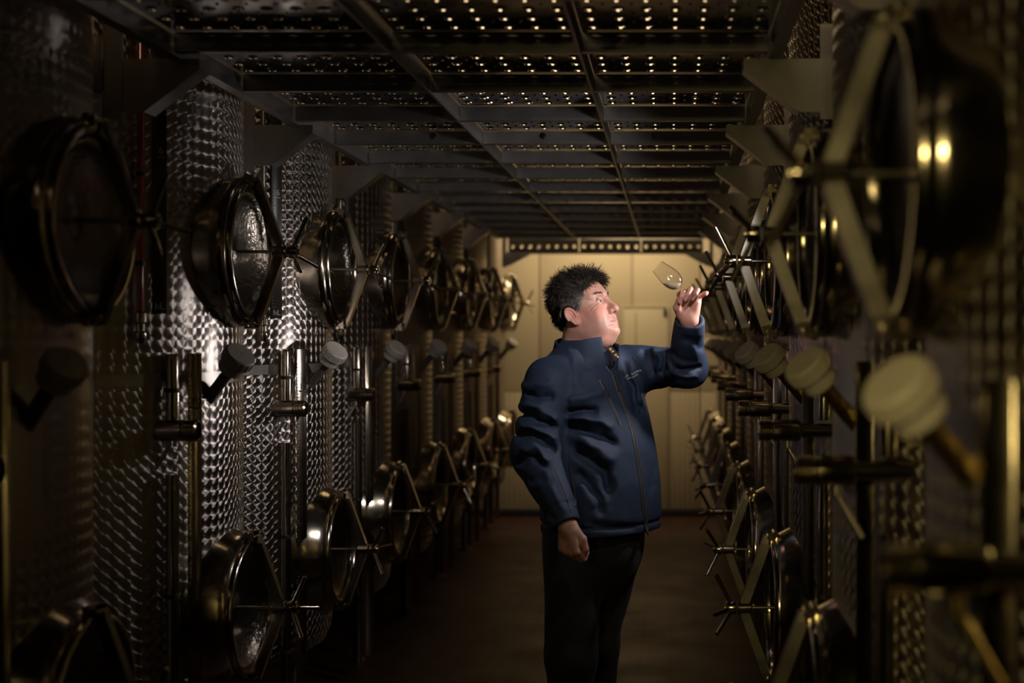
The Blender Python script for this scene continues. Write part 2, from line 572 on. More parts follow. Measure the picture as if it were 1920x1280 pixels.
def build_tank(side, k, label):
    s = 1 if side == 'L' else -1
    T = TL if s == 1 else TRt
    V = VL if s == 1 else VR
    cx = CXL if s == 1 else CXR
    yk = YH + SP * k
    t = empty('wine_tank', (cx, yk, 0))
    tag(t, label, 'tank', 'steel wine tanks along the aisle')
    obj('tank_body', T['body'], M['tank'], t)
    obj('tank_band', T['band'], M['steel_dull'], t)
    for a in (20, 140, 260):
        obj('leg', T['leg'], M['steel_dull'], t, (0.40 * math.cos(math.radians(a)) * s, 0.40 * math.sin(math.radians(a)), 0))
    for kind, z in (('upper', ZU if s == 1 else ZU - 0.03), ('lower', ZL)):
        h = obj('hatch', T[kind + '_neck'], M['steel'], t, (0, 0, z))
        obj('hatch_rim', T[kind + '_rim'], M['steel'], h)
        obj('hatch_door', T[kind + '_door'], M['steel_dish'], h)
        obj('clamp_strap', T[kind + '_strap'], M['steel'] if s == 1 else M['steel_dull'], h)
        obj('hinge_lug', T[kind + '_lug'], M['steel'], h)
        obj('hinge_lug', T[kind + '_lug'], M['steel'], h, rot=(PI, 0, 0))
        obj('spindle', T[kind + '_spindle'], M['steel_dull'], h)
        obj('hub_sleeve', T[kind + '_sleeve'], M['steel'], h)
        obj('knob_hub', T[kind + '_hub'], M['steel'], h)
        if s == 1:
            a0 = {2: 12, 1: 8, 0: 20}.get(k, random.uniform(0, 120)) if kind == 'upper' else {1: 18, 2: 30}.get(k, random.uniform(0, 120))
        else:
            a0 = random.uniform(0, 120)
        for j in range(3):
            obj('knob_handle', T[kind + '_handle'], M['steel'], h, (0.733 * s, 0, 0), (math.radians(a0 + 120 * j), 0, 0))
    # upper sight tube with scale plate
    tu = obj('sight_tube', T['tube_up'], M['red_wine'] if (s == 1 and k == 1) else M['steel_dull'], t, (0.420 * s, -0.40, 0))
    for z in (1.80, 2.05, 2.30):
        obj('tube_collar', T['collar_up'], M['rubber'], tu, (0, 0, z))
    obj('tube_foot', T['tube_foot'], M['steel'], tu)
    pl = obj('scale_plate', T['plate_up'], M['dark_plate'], t, (0.450 * s, -0.34, 0), (0, 0, math.radians(38) * s))
    if s == 1 and k <= 3:
        obj('scale_ticks', TICKS, M['print_dim'], pl)
    # lower sight tube
    tl_ = obj('sight_tube', T['tube_low'], M['steel'], t, (0.480 * s, -0.32, 0))
    obj('tube_top', T['tube_top'], M['steel'], tl_)
    for z in (0.42, 0.85, 1.44):
        obj('tube_collar', T['collar'], M['rubber'], tl_, (0, 0, z))
    pl2 = obj('scale_plate', T['plate_low'], M['steel'], t, (0.518 * s, -0.25, 0), (0, 0, math.radians(38) * s))
    if s == 1 and k in (1, 2):
        obj('scale_ticks', TICKS_LOW, M['print_dark'], pl2)
        obj('scale_numeral', text_mesh('10', 0.030), M['print_dark'], pl2, (0.003, -0.0026, 1.395), (PI / 2, 0, 0))
        obj('numeral_underline', box_mesh((-0.012, -0.0026, 1.384), (0.018, -0.0019, 1.3875)), M['print_dark'], pl2)
        obj('scale_numeral', text_mesh('6', 0.030), M['print_white'], pl, (0.004, -0.0026, 2.115), (PI / 2, 0, 0))
        obj('numeral_underline', box_mesh((-0.006, -0.0026, 2.105), (0.014, -0.0019, 2.108)), M['print_white'], pl)
        obj('scale_numeral', text_mesh('hL', 0.028), M['print_white'], pl, (0.0, -0.0026, 1.672), (PI / 2, 0, 0))
    # outlet valve
    v = obj('outlet_valve', V['body'], M['steel'], t, (0, -0.32, 1.325))
    obj('valve_thread', V['thread'], M['steel'], v)
    obj('valve_lever', V['lever'], M['brass'] if s == -1 and k == -1 else M['steel_dull'], v)
    # angled pipe with plastic screw cap
    ax = Vector((0.62 * s, -0.36, 0.70)).normalized()
    q = Vector((0, 0, 1)).rotation_difference(ax).to_euler()
    cp = obj('sampling_pipe', T['cap_pipe'], M['pipe_plastic'] if s == 1 else M['brass'], t, (0.600 * s, -0.19, 1.495), q)
    obj('pipe_cap', T['cap'], M['cap'], cp)
    obj('cap_base', T['cap_base'], M['cap'], cp)
    return t


ORD = ['nearest', 'second', 'third', 'fourth', 'fifth', 'sixth', 'seventh', 'eighth', 'ninth']
extra_l = {0: 'dark at the frame edge', 1: 'with red wine in its upper sight tube', 2: 'with white cap and shiny strap'}
extra_r = {-1: 'blurred with yellow-lit strap', 2: 'behind the raised hand'}
for k in range(0, 8):
    e = extra_l.get(k, 'counted from the camera')
    build_tank('L', k, f'{ORD[k]} steel wine tank of the left row, {e}')
for k in range(-1, 8):
    e = extra_r.get(k, 'counted from the camera')
    build_tank('R', k, f'{ORD[k + 1]} steel wine tank of the right row, {e}')

# ------------------------------------------------------------------ overhead walkway
ZB = CH + 0.742            # underside of the beams
ZS = ZB + 0.055            # perforated sheet
YB0, BS = 5.084, SP / 2    # one beam and the beam spacing
XS = [-1.31, -0.738, -0.240, 0.262]
wk = tag(empty('overhead_walkway', (-0.52, 0, ZB)), 'perforated steel walkway carried on brackets over the aisle', 'walkway')


def sheet_mesh(w, d):
    """perforated anti-slip sheet: holes with a lip turned down, small dimples between"""
    nx = max(1, round(w / 0.0715))
    ny = 6
    px, py = w / nx, d / ny
    V, F = [], []
    n = 12
    idx = {}

    def add(v):
        V.append(v)
        return len(V) - 1
    r0, r1, r2 = 0.0175, 0.0145, 0.0130
    for i in range(nx):
        for j in range(ny):
            cx, cy = (i + 0.5) * px, (j + 0.5) * py
            ring = []
            for (r, z) in ((r0, 0.0), (r1, -0.0032), (r2, -0.003), (r2, 0.0012), (r2 + 0.002, 0.002)):
                ring.append([add((cx + r * math.cos(2 * PI * (q + 0.5) / n), cy + r * math.sin(2 * PI * (q + 0.5) / n), z)) for q in range(n)])
            for A, B in zip(ring[:-1], ring[1:]):
                for q in range(n):
                    p = (q + 1) % n
                    F.append((A[q], A[p], B[p], B[q]))
            for zz, R in ((0.0, ring[0]), (0.002, ring[-1])):
                c = [add((cx + sx * px / 2, cy + sy * py / 2, zz)) for sx, sy in ((1, 1), (-1, 1), (-1, -1), (1, -1))]
                # each corner owns three ring points
                for q4 in range(4):
                    a = [R[(q4 * 3 + m) % n] for m in range(4)]
                    F.append((c[q4], a[0], a[1]))
                    F.append((c[q4], a[1], a[2]))
                    F.append((c[q4], a[2], a[3]))
                    F.append((c[q4], a[3], c[(q4 + 1) % 4]))
            # dimple at the cell corner
            if i < nx - 1 and j < ny - 1:
                dx, dy = cx + px / 2, cy + py / 2
                tip = add((dx, dy, -0.004))
                rg = [add((dx + 0.0055 * math.cos(PI * q / 3), dy + 0.0055 * math.sin(PI * q / 3), -0.0002)) for q in range(6)]
                for q in range(6):
                    F.append((rg[q], rg[(q + 1) % 6], tip))
    return mesh_from(V, F, smooth=False)


yb_lo, yb_hi = -11, 9
sheets = [sheet_mesh(XS[i + 1] - XS[i] - 0.008, BS - 0.006) for i in range(3)]
beam = []
for i in range(3):
    w = XS[i + 1] - XS[i] - 0.010
    bm = bmesh.new()       # folded edge: an L-shaped channel, web facing the camera
    t = 0.004
    add_box(bm, (0, 0, 0), (w, t, 0.052))
    add_box(bm, (0, t, 0), (w, 0.028, t))
    bmesh.ops.bevel(bm, geom=[e for e in bm.edges], offset=0.0008, segments=1, affect='EDGES')
    beam.append(bm_mesh(bm))
bolt = lathe_mesh([(0.0, 0.0), (0.0, 0.009), (-0.006, 0.009), (-0.007, 0.008), (-0.007, 0.0)], (0, 0, 0), (0, 1, 0), 6, angle=20)
washer = lathe_mesh([(0.0, 0.0), (0.0, 0.013), (-0.0015, 0.013), (-0.0015, 0.0)], (0, 0, 0), (0, 1, 0), 20)
for n in range(yb_lo, yb_hi):
    yb = YB0 + n * BS
    for i in range(3):
        pn = obj('perforated_panel', sheets[i], M['perforated'], wk, (XS[i] + 0.004 + 0.52, yb + 0.003, 0.055))
        obj('panel_flange', beam[i], M['walk_steel'], wk, (XS[i] + 0.005 + 0.52, yb, 0.0))
    if n == 0:
        for bx in (812, 1018, 1228):
            p = P(bx, 255, yb)
            q = obj('flange_bolt', bolt, M['steel'], wk, (p.x + 0.52, yb - 0.0015, p.z - ZB))
            obj('washer', washer, M['steel'], q)
y_lo, y_hi = YB0 + yb_lo * BS, YB0 + yb_hi * BS
for x in XS[1:3]:
    obj('seam_bar', box_mesh((x - 0.004 + 0.52, y_lo, -0.004), (x + 0.004 + 0.52, y_hi, 0.05), 0.001), M['walk_steel'], wk)
obj('panel_flange', box_mesh((XS[0] + 0.52, y_hi, 0), (XS[3] + 0.52, y_hi + 0.004, 0.052)), M['walk_steel'], wk)
for s, x in ((1, -1.31), (-1, 0.262)):
    bm = bmesh.new()
    xa = x + 0.52
    add_box(bm, (xa - 0.005 * (1 + s) / 2 - 0.0, y_lo, -0.004), (xa + 0.005 * (1 - s) / 2, y_hi, 0.095))
    lo, hi = sorted((xa - s * 0.005, xa - s * 0.035))
    add_box(bm, (lo, y_lo, -0.004), (hi, y_hi, 0.002))
    add_box(bm, (lo, y_lo, 0.090), (hi, y_hi, 0.095))
    obj('side_rail', bm_mesh(bm), M['walk_steel'], wk)
# brackets between neighbouring tanks: slotted upright plate, gusset and sloping web
def bracket_meshes(s):
    d = {}
    # gusset in the x-z plane (x measured from the upright's aisle face)
    d['gusset'] = prism_mesh([(0, -0.002), (0.205 * s, -0.002), (0.205 * s, -0.03), (0.055 * s, -0.145), (0, -0.145)], (-0.004, 0.004))
    bm = bmesh.new()
    pts = [(0.205 * s, -0.002), (0.205 * s, -0.03), (0.055 * s, -0.145)]
    t = 0.005
    vs = []
    for x, z in pts:
        vs.append([bm.verts.new((x, y, z)) for y in (-0.0, 0.075)])
    w2 = []
    for x, z in pts:
        w2.append([bm.verts.new((x - t * s, y, z + t * 0.6)) for y in (-0.0, 0.075)])
    for i in range(2):
        bm.faces.new((vs[i][0], vs[i][1], vs[i + 1][1], vs[i + 1][0]))
        bm.faces.new((w2[i][0], w2[i + 1][0], w2[i + 1][1], w2[i][1]))
        for q in (0, 1):
            bm.faces.new((vs[i][q], vs[i + 1][q], w2[i + 1][q], w2[i][q]))
    for i in (0, 2):
        bm.faces.new((vs[i][0], w2[i][0], w2[i][1], vs[i][1]))
    d['web'] = bm_mesh(bm)
    # upright with a rounded slot
    bm = bmesh.new()
    x0, x1 = -0.055 * s, 0.0
    add_box(bm, (min(x0, x1), -0.006, -0.165), (max(x0, x1), 0.0, 0.09))
    d['upright'] = bm_mesh(bm)
    d['slot'] = prism_mesh([(-0.055 * s + (0.013 * math.cos(a)) * s - 0.013 * s, (0.045 if math.sin(a) >= 0 else -0.045) * 0.6 + 0.013 * math.sin(a)) for a in [2 * PI * (i + 0.5) / 16 for i in range(16)]], (-0.011, 0.0))
    d['block'] = box_mesh((min(-0.09 * s, -0.05 * s), -0.012, -0.09), (max(-0.09 * s, -0.05 * s), 0.05, 0.06), 0.004)
    return d


for s, xb in ((1, -1.47), (-1, 0.40)):
    bmm = bracket_meshes(s)
    for j in range(-4, 5):
        yb = 4.61 + SP * j
        up = obj('bracket', bmm['upright'], M['walk_steel'], wk, (xb + 0.52, yb, 0))
        obj('gusset', bmm['gusset'], M['walk_steel'], up)
        obj('bracket_web', bmm['web'], M['walk_steel'], up)
        obj('bracket_slot', bmm['slot'], M['rubber'], up)
        obj('bracket_block', bmm['block'], M['walk_steel'], up)

# perforated end screen where the walkway stops, with sloping corner gussets
for i in range(3):
    obj('end_screen', sheets[i], M['perforated'], wk, (XS[i] + 0.004 + 0.52, 10.5, 2.262 - ZB), (PI / 2, 0, 0))
obj('screen_rail', box_mesh((XS[0] + 0.52, 10.5, 2.248 - ZB), (XS[3] + 0.52, 10.53, 2.262 - ZB)), M['walk_steel'], wk)
for s, xa in ((1, -1.325), (-1, 0.31)):
    x = xa + 0.52
    obj('corner_gusset', prism_mesh([(x, 2.262 - ZB), (x + s * 0.23, 2.262 - ZB), (x + s * 0.02, 2.15 - ZB), (x, 2.15 - ZB)], (10.49, 10.50)), M['walk_steel'], wk)
    lo, hi = sorted((x, x - s * 0.03))
    obj('end_post', box_mesh((lo, 10.47, 2.14 - ZB), (hi, 10.50, 2.90 - ZB)), M['walk_steel'], wk)

# ------------------------------------------------------------------ signed-distance modelling for the person
def ell(p, c, r, R=None):
    q = p - np.asarray(c, np.float32)
    if R is not None:
        q = q @ R
    r = np.asarray(r, np.float32)
    k0 = np.sqrt(((q / r) ** 2).sum(1))
    k1 = np.sqrt(((q / (r * r)) ** 2).sum(1)) + 1e-6
    return k0 * (k0 - 1) / k1


def cap(p, a, b, ra, rb=None):
    rb = ra if rb is None else rb
    a = np.asarray(a, np.float32)
    b = np.asarray(b, np.float32)
    ab = b - a
    t = np.clip(((p - a) @ ab) / max(float(ab @ ab), 1e-9), 0, 1)
    d = p - a - t[:, None] * ab
    return np.sqrt((d * d).sum(1)) - (ra + (rb - ra) * t)


def smin(a, b, k):
    h = np.clip(0.5 + 0.5 * (b - a) / k, 0, 1)
    return b + (a - b) * h - k * h * (1 - h)


def smax(a, b, k):
    return -smin(-a, -b, k)


def smstep(a, b, x):
    t = np.clip((x - a) / (b - a), 0, 1)
    return t * t * (3 - 2 * t)


def axis_pts(segs):
    """rectilinear axis: list of (start, end, step) with growing starts"""
    out = []
    for a, b, h in segs:
        n = max(1, int(round((b - a) / h)))
        out += list(np.linspace(a, b, n, endpoint=False))
    out.append(segs[-1][1])
    return np.array(out, np.float32)


def polygonise(f, xs, ys, zs, blk=6):
    nx, ny, nz = len(xs), len(ys), len(zs)
    # coarse pass: block centres
    bx, by, bz = [-(-n // blk) for n in (nx, ny, nz)]

    def cen(v, nb):
        lo = np.array([v[i * blk] for i in range(nb)])
        hi = np.array([v[min((i + 1) * blk, len(v) - 1)] for i in range(nb)])
        return (lo + hi) / 2, (hi - lo) / 2
    cx, hx = cen(xs, bx)
    cy, hy = cen(ys, by)
    cz, hz = cen(zs, bz)
    G = np.stack(np.meshgrid(cx, cy, cz, indexing='ij'), -1).reshape(-1, 3).astype(np.float32)
    H = np.sqrt(hx[:, None, None] ** 2 + hy[None, :, None] ** 2 + hz[None, None, :] ** 2)
    C = np.concatenate([f(G[i:i + 400000]) for i in range(0, len(G), 400000)]).reshape(bx, by, bz)
    act = np.abs(C) < H * 1.7 + 0.012
    rep = lambda a: a.repeat(blk, 0).repeat(blk, 1).repeat(blk, 2)[:nx, :ny, :nz]
    Fv = rep(C).astype(np.float32)
    mask = rep(act)
    idx = np.nonzero(mask)
    out = np.empty(len(idx[0]), np.float32)
    for i in range(0, len(out), 300000):
        s = slice(i, i + 300000)
        out[s] = f(np.stack([xs[idx[0][s]], ys[idx[1][s]], zs[idx[2][s]]], 1))
    Fv[idx] = out
    ins = Fv < 0
    c = ins[:-1, :-1, :-1].astype(np.int8)
    tot = np.zeros_like(c)
    corners = [(a, b, d) for a in (0, 1) for b in (0, 1) for d in (0, 1)]
    for a, b, d in corners:
        tot += ins[a:nx - 1 + a, b:ny - 1 + b, d:nz - 1 + d]
    ac = np.nonzero((tot > 0) & (tot < 8))
    vid = -np.ones((nx - 1, ny - 1, nz - 1), np.int32)
    vid[ac] = np.arange(len(ac[0]))
    acc = np.zeros((len(ac[0]), 3))
    cnt = np.zeros(len(ac[0]))
    ax = (xs, ys, zs)
    for A in corners:
        for d in range(3):
            if A[d] == 1: continue
            B = list(A)
            B[d] = 1
            ia = [ac[q] + A[q] for q in range(3)]
            ib = [ac[q] + B[q] for q in range(3)]
            fa, fb = Fv[tuple(ia)], Fv[tuple(ib)]
            m = (fa < 0) != (fb < 0)
            t = np.where(m, fa / np.where(np.abs(fa - fb) < 1e-9, 1e-9, fa - fb), 0)
            for q in range(3):
                va, vb = ax[q][ia[q]], ax[q][ib[q]]
                acc[:, q] += np.where(m, va + (vb - va) * t, 0)
            cnt += m
    V = acc / cnt[:, None]
    F = []
    e = ins[:-1, 1:-1, 1:-1] != ins[1:, 1:-1, 1:-1]
    i, j, k = np.nonzero(e)
    j, k = j + 1, k + 1
    q = np.stack([vid[i, j - 1, k - 1], vid[i, j, k - 1], vid[i, j, k], vid[i, j - 1, k]], 1)
    F.append(np.where(ins[i, j, k][:, None], q, q[:, ::-1]))
    e = ins[1:-1, :-1, 1:-1] != ins[1:-1, 1:, 1:-1]
    i, j, k = np.nonzero(e)
    i, k = i + 1, k + 1
    q = np.stack([vid[i - 1, j, k - 1], vid[i - 1, j, k], vid[i, j, k], vid[i, j, k - 1]], 1)
    F.append(np.where(ins[i, j, k][:, None], q, q[:, ::-1]))
    e = ins[1:-1, 1:-1, :-1] != ins[1:-1, 1:-1, 1:]
    i, j, k = np.nonzero(e)
    i, j = i + 1, j + 1
    q = np.stack([vid[i - 1, j - 1, k], vid[i, j - 1, k], vid[i, j, k], vid[i - 1, j, k]], 1)
    F.append(np.where(ins[i, j, k][:, None], q, q[:, ::-1]))
    F = np.concatenate(F)
    F = F[(F >= 0).all(1)]
    return V, F


def np_mesh(V, F, name, smooth=True):
    me = bpy.data.meshes.new(name)
    me.vertices.add(len(V))
    me.vertices.foreach_set('co', V.astype(np.float32).ravel())
    n = F.shape[1]
    me.loops.add(F.size)
    me.loops.foreach_set('vertex_index', F.astype(np.int32).ravel())
    me.polygons.add(len(F))
    me.polygons.foreach_set('loop_start', np.arange(0, F.size, n, dtype=np.int32))
    me.update(calc_edges=True)
    me.validate()
    me.polygons.foreach_set('use_smooth', [smooth] * len(me.polygons))
    return me


def set_color(me, C, name='tint'):
    at = me.color_attributes.new(name, 'FLOAT_COLOR', 'POINT')
    full = np.ones((len(me.vertices), 4), np.float32)
    full[:, :3] = C
    at.data.foreach_set('color', full.ravel())


def vnoise(p, freq, seed=0):
    """cheap smooth pseudo-noise from a few sines"""
    r = np.random.default_rng(seed)
    out = np.zeros(len(p), np.float32)
    for _ in range(6):
        w = r.normal(size=3).astype(np.float32)
        w *= freq / np.linalg.norm(w)
        out += np.sin(p @ w + r.uniform(0, 6.28))
    return out / 6 ** 0.5


# ------------------------------------------------------------------ the person: joints in world space
YM = 4.55
ORG = np.array([-0.28, YM, 0.0], np.float32)      # between the feet
pp = lambda x, y, Y: np.array(P(x, y, Y), np.float32)


def torso_sdf(p, grow=0.0):
    """lofted ellipse slices (height, centre x, half width, half depth, facing)"""
    S = []
    for py, cx, a, b in ((1010, 1128, .214, .176), (960, 1128, .219, .181), (900, 1125, .221, .180), (840, 1120, .219, .172),
                         (780, 1113, .214, .157), (730, 1106, .208, .140), (695, 1101, .192, .120), (670, 1098, .158, .098), (648, 1096, .105, .078), (630, 1096, .075, .072)):
        c = pp(cx, py, YM)
        S.append((c[2], c[0], a, b))
    S = np.array(S, np.float32)
    z = p[:, 2]
    cx = np.interp(z, S[:, 0], S[:, 1])
    a = np.interp(z, S[:, 0], S[:, 2]) + grow
    b = np.interp(z, S[:, 0], S[:, 3]) + grow
    yaw = math.radians(42)
    fx, fy = math.cos(yaw), -math.sin(yaw)
    dx, dy = p[:, 0] - cx, p[:, 1] - YM
    vf = dx * fx + dy * fy
    vl = dx * (-fy) + dy * fx
    e = 2.35
    k = (np.abs(vl / a) ** e + np.abs(vf / b) ** e) ** (1 / e)
    d = (k - 1) * np.minimum(a, b) * 0.9
    top = S[-1, 0] - 0.01
    return np.maximum(d, (z - top))


SH_R, EL_R, WR_R = pp(1018, 716, 4.41), pp(1003, 848, 4.36), pp(1061, 984, 4.24)
SH_L, EL_L, WR_L = pp(1178, 690, 4.66), pp(1288, 690, 4.55), pp(1292, 599, 4.40)
NECK = pp(1094, 640, 4.56)
HIP = pp(1112, 1005, YM)
FWD = np.array([math.cos(math.radians(42)), -math.sin(math.radians(42)), 0])
LFT = np.array([-FWD[1], FWD[0], 0])
HIP_R, HIP_L = HIP - LFT * 0.085, HIP + LFT * 0.085
KN_R = HIP_R + np.array([-0.01, -0.04, -0.40])
KN_L = HIP_L + np.array([-0.05, 0.02, -0.40])
AN_R = np.array([KN_R[0] - 0.03, KN_R[1] + 0.02, 0.09])
AN_L = np.array([KN_L[0] - 0.02, KN_L[1] + 0.03, 0.09])

HEM = P(1128, 992, YM).z
# head frame
hy, hp = math.radians(22), math.radians(21)
Hf = np.array([math.cos(hy) * math.cos(hp), -math.sin(hy) * math.cos(hp), math.sin(hp)])
Hl = np.array([math.sin(hy), math.cos(hy), 0.0])
Hu = np.cross(Hf, Hl)
HR = np.stack([Hf, Hl, Hu], 1).astype(np.float32)      # local -> world columns
HS = 1.06
H0 = (pp(1071, 594, 4.47) - HR @ (HS * np.array([-0.010, -0.076, -0.012]))).astype(np.float32)
hw = lambda x, y, z: H0 + HR @ (HS * np.array([x, y, z], np.float32))


def polyline_dist(X, Z, pts):
    best = np.full(len(X), 1e9, np.float32)
    tt = np.zeros(len(X), np.float32)
    n = len(pts) - 1
    for i in range(n):
        a, b = np.array(pts[i], float), np.array(pts[i + 1], float)
        ab = b - a
        t = np.clip(((X - a[0]) * ab[0] + (Z - a[1]) * ab[1]) / (ab @ ab), 0, 1)
        dd = np.hypot(X - a[0] - t * ab[0], Z - a[1] - t * ab[1])
        m = dd < best
        best = np.where(m, dd, best)
        tt = np.where(m, (i + t) / n, tt)
    return best, tt


def face_sdf(q):
    """head in its own frame, metres; x forward, y to his left, z up"""
    ys = np.abs(q[:, 1])
    qs = np.stack([q[:, 0], ys, q[:, 2]], 1)           # mirrored half
    d = ell(q, (-0.006, 0, 0.040), (0.089, 0.076, 0.090))
    d = smin(d, ell(q, (0.040, 0, 0.030), (0.052, 0.064, 0.062)), 0.03)          # forehead
    d = smin(d, ell(q, (0.034, 0, -0.040), (0.060, 0.062, 0.080)), 0.03)         # mid face
    d = smin(d, ell(qs, (0.022, 0.043, -0.072), (0.045, 0.026, 0.040)), 0.03)    # jaw sides
    d = smin(d, ell(q, (0.062, 0, -0.088), (0.034, 0.036, 0.028)), 0.025)        # chin mass
    d = smin(d, ell(q, (0.083, 0, -0.098), (0.017, 0.021, 0.015)), 0.014)        # chin tip
    d = smin(d, ell(q, (0.026, 0, -0.114), (0.046, 0.048, 0.026)), 0.025)        # under the chin
    d = smin(d, ell(qs, (0.060, 0.036, -0.030), (0.030, 0.026, 0.030)), 0.02)    # cheek
    d = smin(d, ell(qs, (0.062, 0.034, -0.064), (0.024, 0.024, 0.030)), 0.02)    # jowl
    d = smin(d, cap(qs, (0.086, 0.008, 0.034), (0.066, 0.050, 0.030), 0.011, 0.009), 0.014)   # brow ridge
    # eye sockets
    d = smax(d, -ell(qs, (0.098, 0.033, 0.010), (0.020, 0.021, 0.015)), 0.014)
    # nose
    d = smin(d, cap(q, (0.088, 0, 0.022), (0.109, 0, -0.022), 0.0075, 0.0115), 0.012)
    d = smin(d, ell(q, (0.112, 0, -0.030), (0.0135, 0.0145, 0.0125)), 0.008)
    d = smin(d, ell(qs, (0.098, 0.0145, -0.034), (0.0125, 0.0085, 0.0100)), 0.006)
    d = smax(d, -ell(qs, (0.106, 0.0075, -0.045), (0.0075, 0.0042, 0.006)), 0.004)
    # muzzle and lips
    d = smin(d, ell(q, (0.070, 0, -0.062), (0.028, 0.032, 0.026)), 0.018)
    d = smin(d, cap(qs, (0.0955, 0.004, -0.0610), (0.0835, 0.025, -0.0680), 0.0042, 0.0026), 0.006)
    d = smin(d, cap(qs, (0.0940, 0.0, -0.0735), (0.0830, 0.023, -0.0715), 0.0052, 0.003), 0.006)
    # eyelids over the eyeballs
    ec = np.array([0.0765, 0.0325, 0.006], np.float32)
    e = qs - ec
    er = np.sqrt((e * e).sum(1))
    lid = er - 0.0142
    half = 0.0046 * np.clip(1 - ((e[:, 1] + 0.001) / 0.0140) ** 2, 0, 1)
    slit = np.abs(e[:, 2] + 0.0008) - half
    lid = np.maximum(lid, -np.maximum(slit, 0.004 - e[:, 0]))
    d = smin(d, lid, 0.003)
    d = np.maximum(d, -(np.maximum(er - 0.0124, 0.002 - e[:, 0])))
    d = smin(d, cap(qs, (0.089, 0.020, -0.0085), (0.080, 0.046, -0.0065), 0.0028, 0.002), 0.009)    # bag under the eye
    # forehead creases
    fr = np.clip(1 - np.abs(q[:, 1]) / 0.055, 0, 1) * (q[:, 0] > 0.04)
    for zz, am in ((0.058, 0.0007), (0.070, 0.0007), (0.082, 0.0005)):
        d = d + am * fr * np.exp(-((q[:, 2] - zz - 0.01 * np.abs(q[:, 1])) / 0.0022) ** 2)
    def crease(u, v, pts, amt, w, win):
        dd, tt = polyline_dist(u, v, pts)
        return amt * np.exp(-(dd / w) ** 2) * win * np.clip(np.minimum(tt, 1 - tt) * 8 + 0.3, 0, 1)
    sidewin = smstep(0.036, 0.046, ys)
    for pts in ([(0.074, 0.012), (0.062, 0.017), (0.050, 0.024)], [(0.073, 0.004), (0.060, 0.003), (0.046, 0.004)], [(0.074, -0.003), (0.062, -0.009), (0.050, -0.018)], [(0.080, -0.010), (0.070, -0.017), (0.058, -0.026)]):
        d = d + crease(q[:, 0], q[:, 2], pts, 0.0007, 0.0018, sidewin)
    front = (q[:, 0] > 0.045).astype(np.float32)
    d = d + crease(ys, q[:, 2], [(0.0, -0.0672), (0.014, -0.0672), (0.030, -0.0690)], 0.0030, 0.0017, front)       # line of the mouth
    d = d + crease(ys, q[:, 2], [(-0.02, -0.0835), (0.0, -0.0835), (0.016, -0.0835), (0.03, -0.082)], 0.0022, 0.0045, front)
    d = d + crease(ys, q[:, 2], [(0.021, -0.036), (0.031, -0.052), (0.038, -0.074), (0.037, -0.088)], 0.0013, 0.0035, front)   # nasolabial fold
    d = d + crease(ys, q[:, 2], [(0.0, 0.0205), (0.032, 0.0215), (0.046, 0.015)], 0.0014, 0.0016, front)           # upper lid crease
    # ears
    c = np.array([-0.004, 0.079, -0.012], np.float32)
    t = (qs - c) / 0.88
    ca, sa = math.cos(0.25), math.sin(0.25)
    tx = t[:, 0] * ca + t[:, 2] * sa
    tz = -t[:, 0] * sa + t[:, 2] * ca
    ty = t[:, 1] + t[:, 0] * 0.45
    lx = np.where(tz > -0.012, 0.0185, 0.0125)
    k = np.sqrt((tx / lx) ** 2 + (tz / 0.033) ** 2)
    plate = np.maximum((k - 1) * 0.014, np.abs(ty) - 0.0045)
    helix = np.sqrt(((k - 0.86) * 0.016) ** 2 + (ty - 0.004) ** 2) - 0.0040
    helix = np.where((tz < -0.018) & (tx > -0.004), 1.0, helix)
    anti = np.sqrt(((k - 0.46) * 0.016) ** 2 + (ty - 0.003) ** 2) - 0.0030
    anti = np.where(tx > 0.006, 1.0, anti)
    lobe = ell(np.stack([tx, ty, tz], 1), (0.003, 0.001, -0.028), (0.0095, 0.0055, 0.0100))
    tragus = ell(np.stack([tx, ty, tz], 1), (0.014, 0.002, -0.006), (0.005, 0.005, 0.008))
    ear = smin(smin(smin(plate, helix, 0.004), anti, 0.004), smin(lobe, tragus, 0.003), 0.005)
    d = smin(d, ear * 0.88, 0.005)
    return d


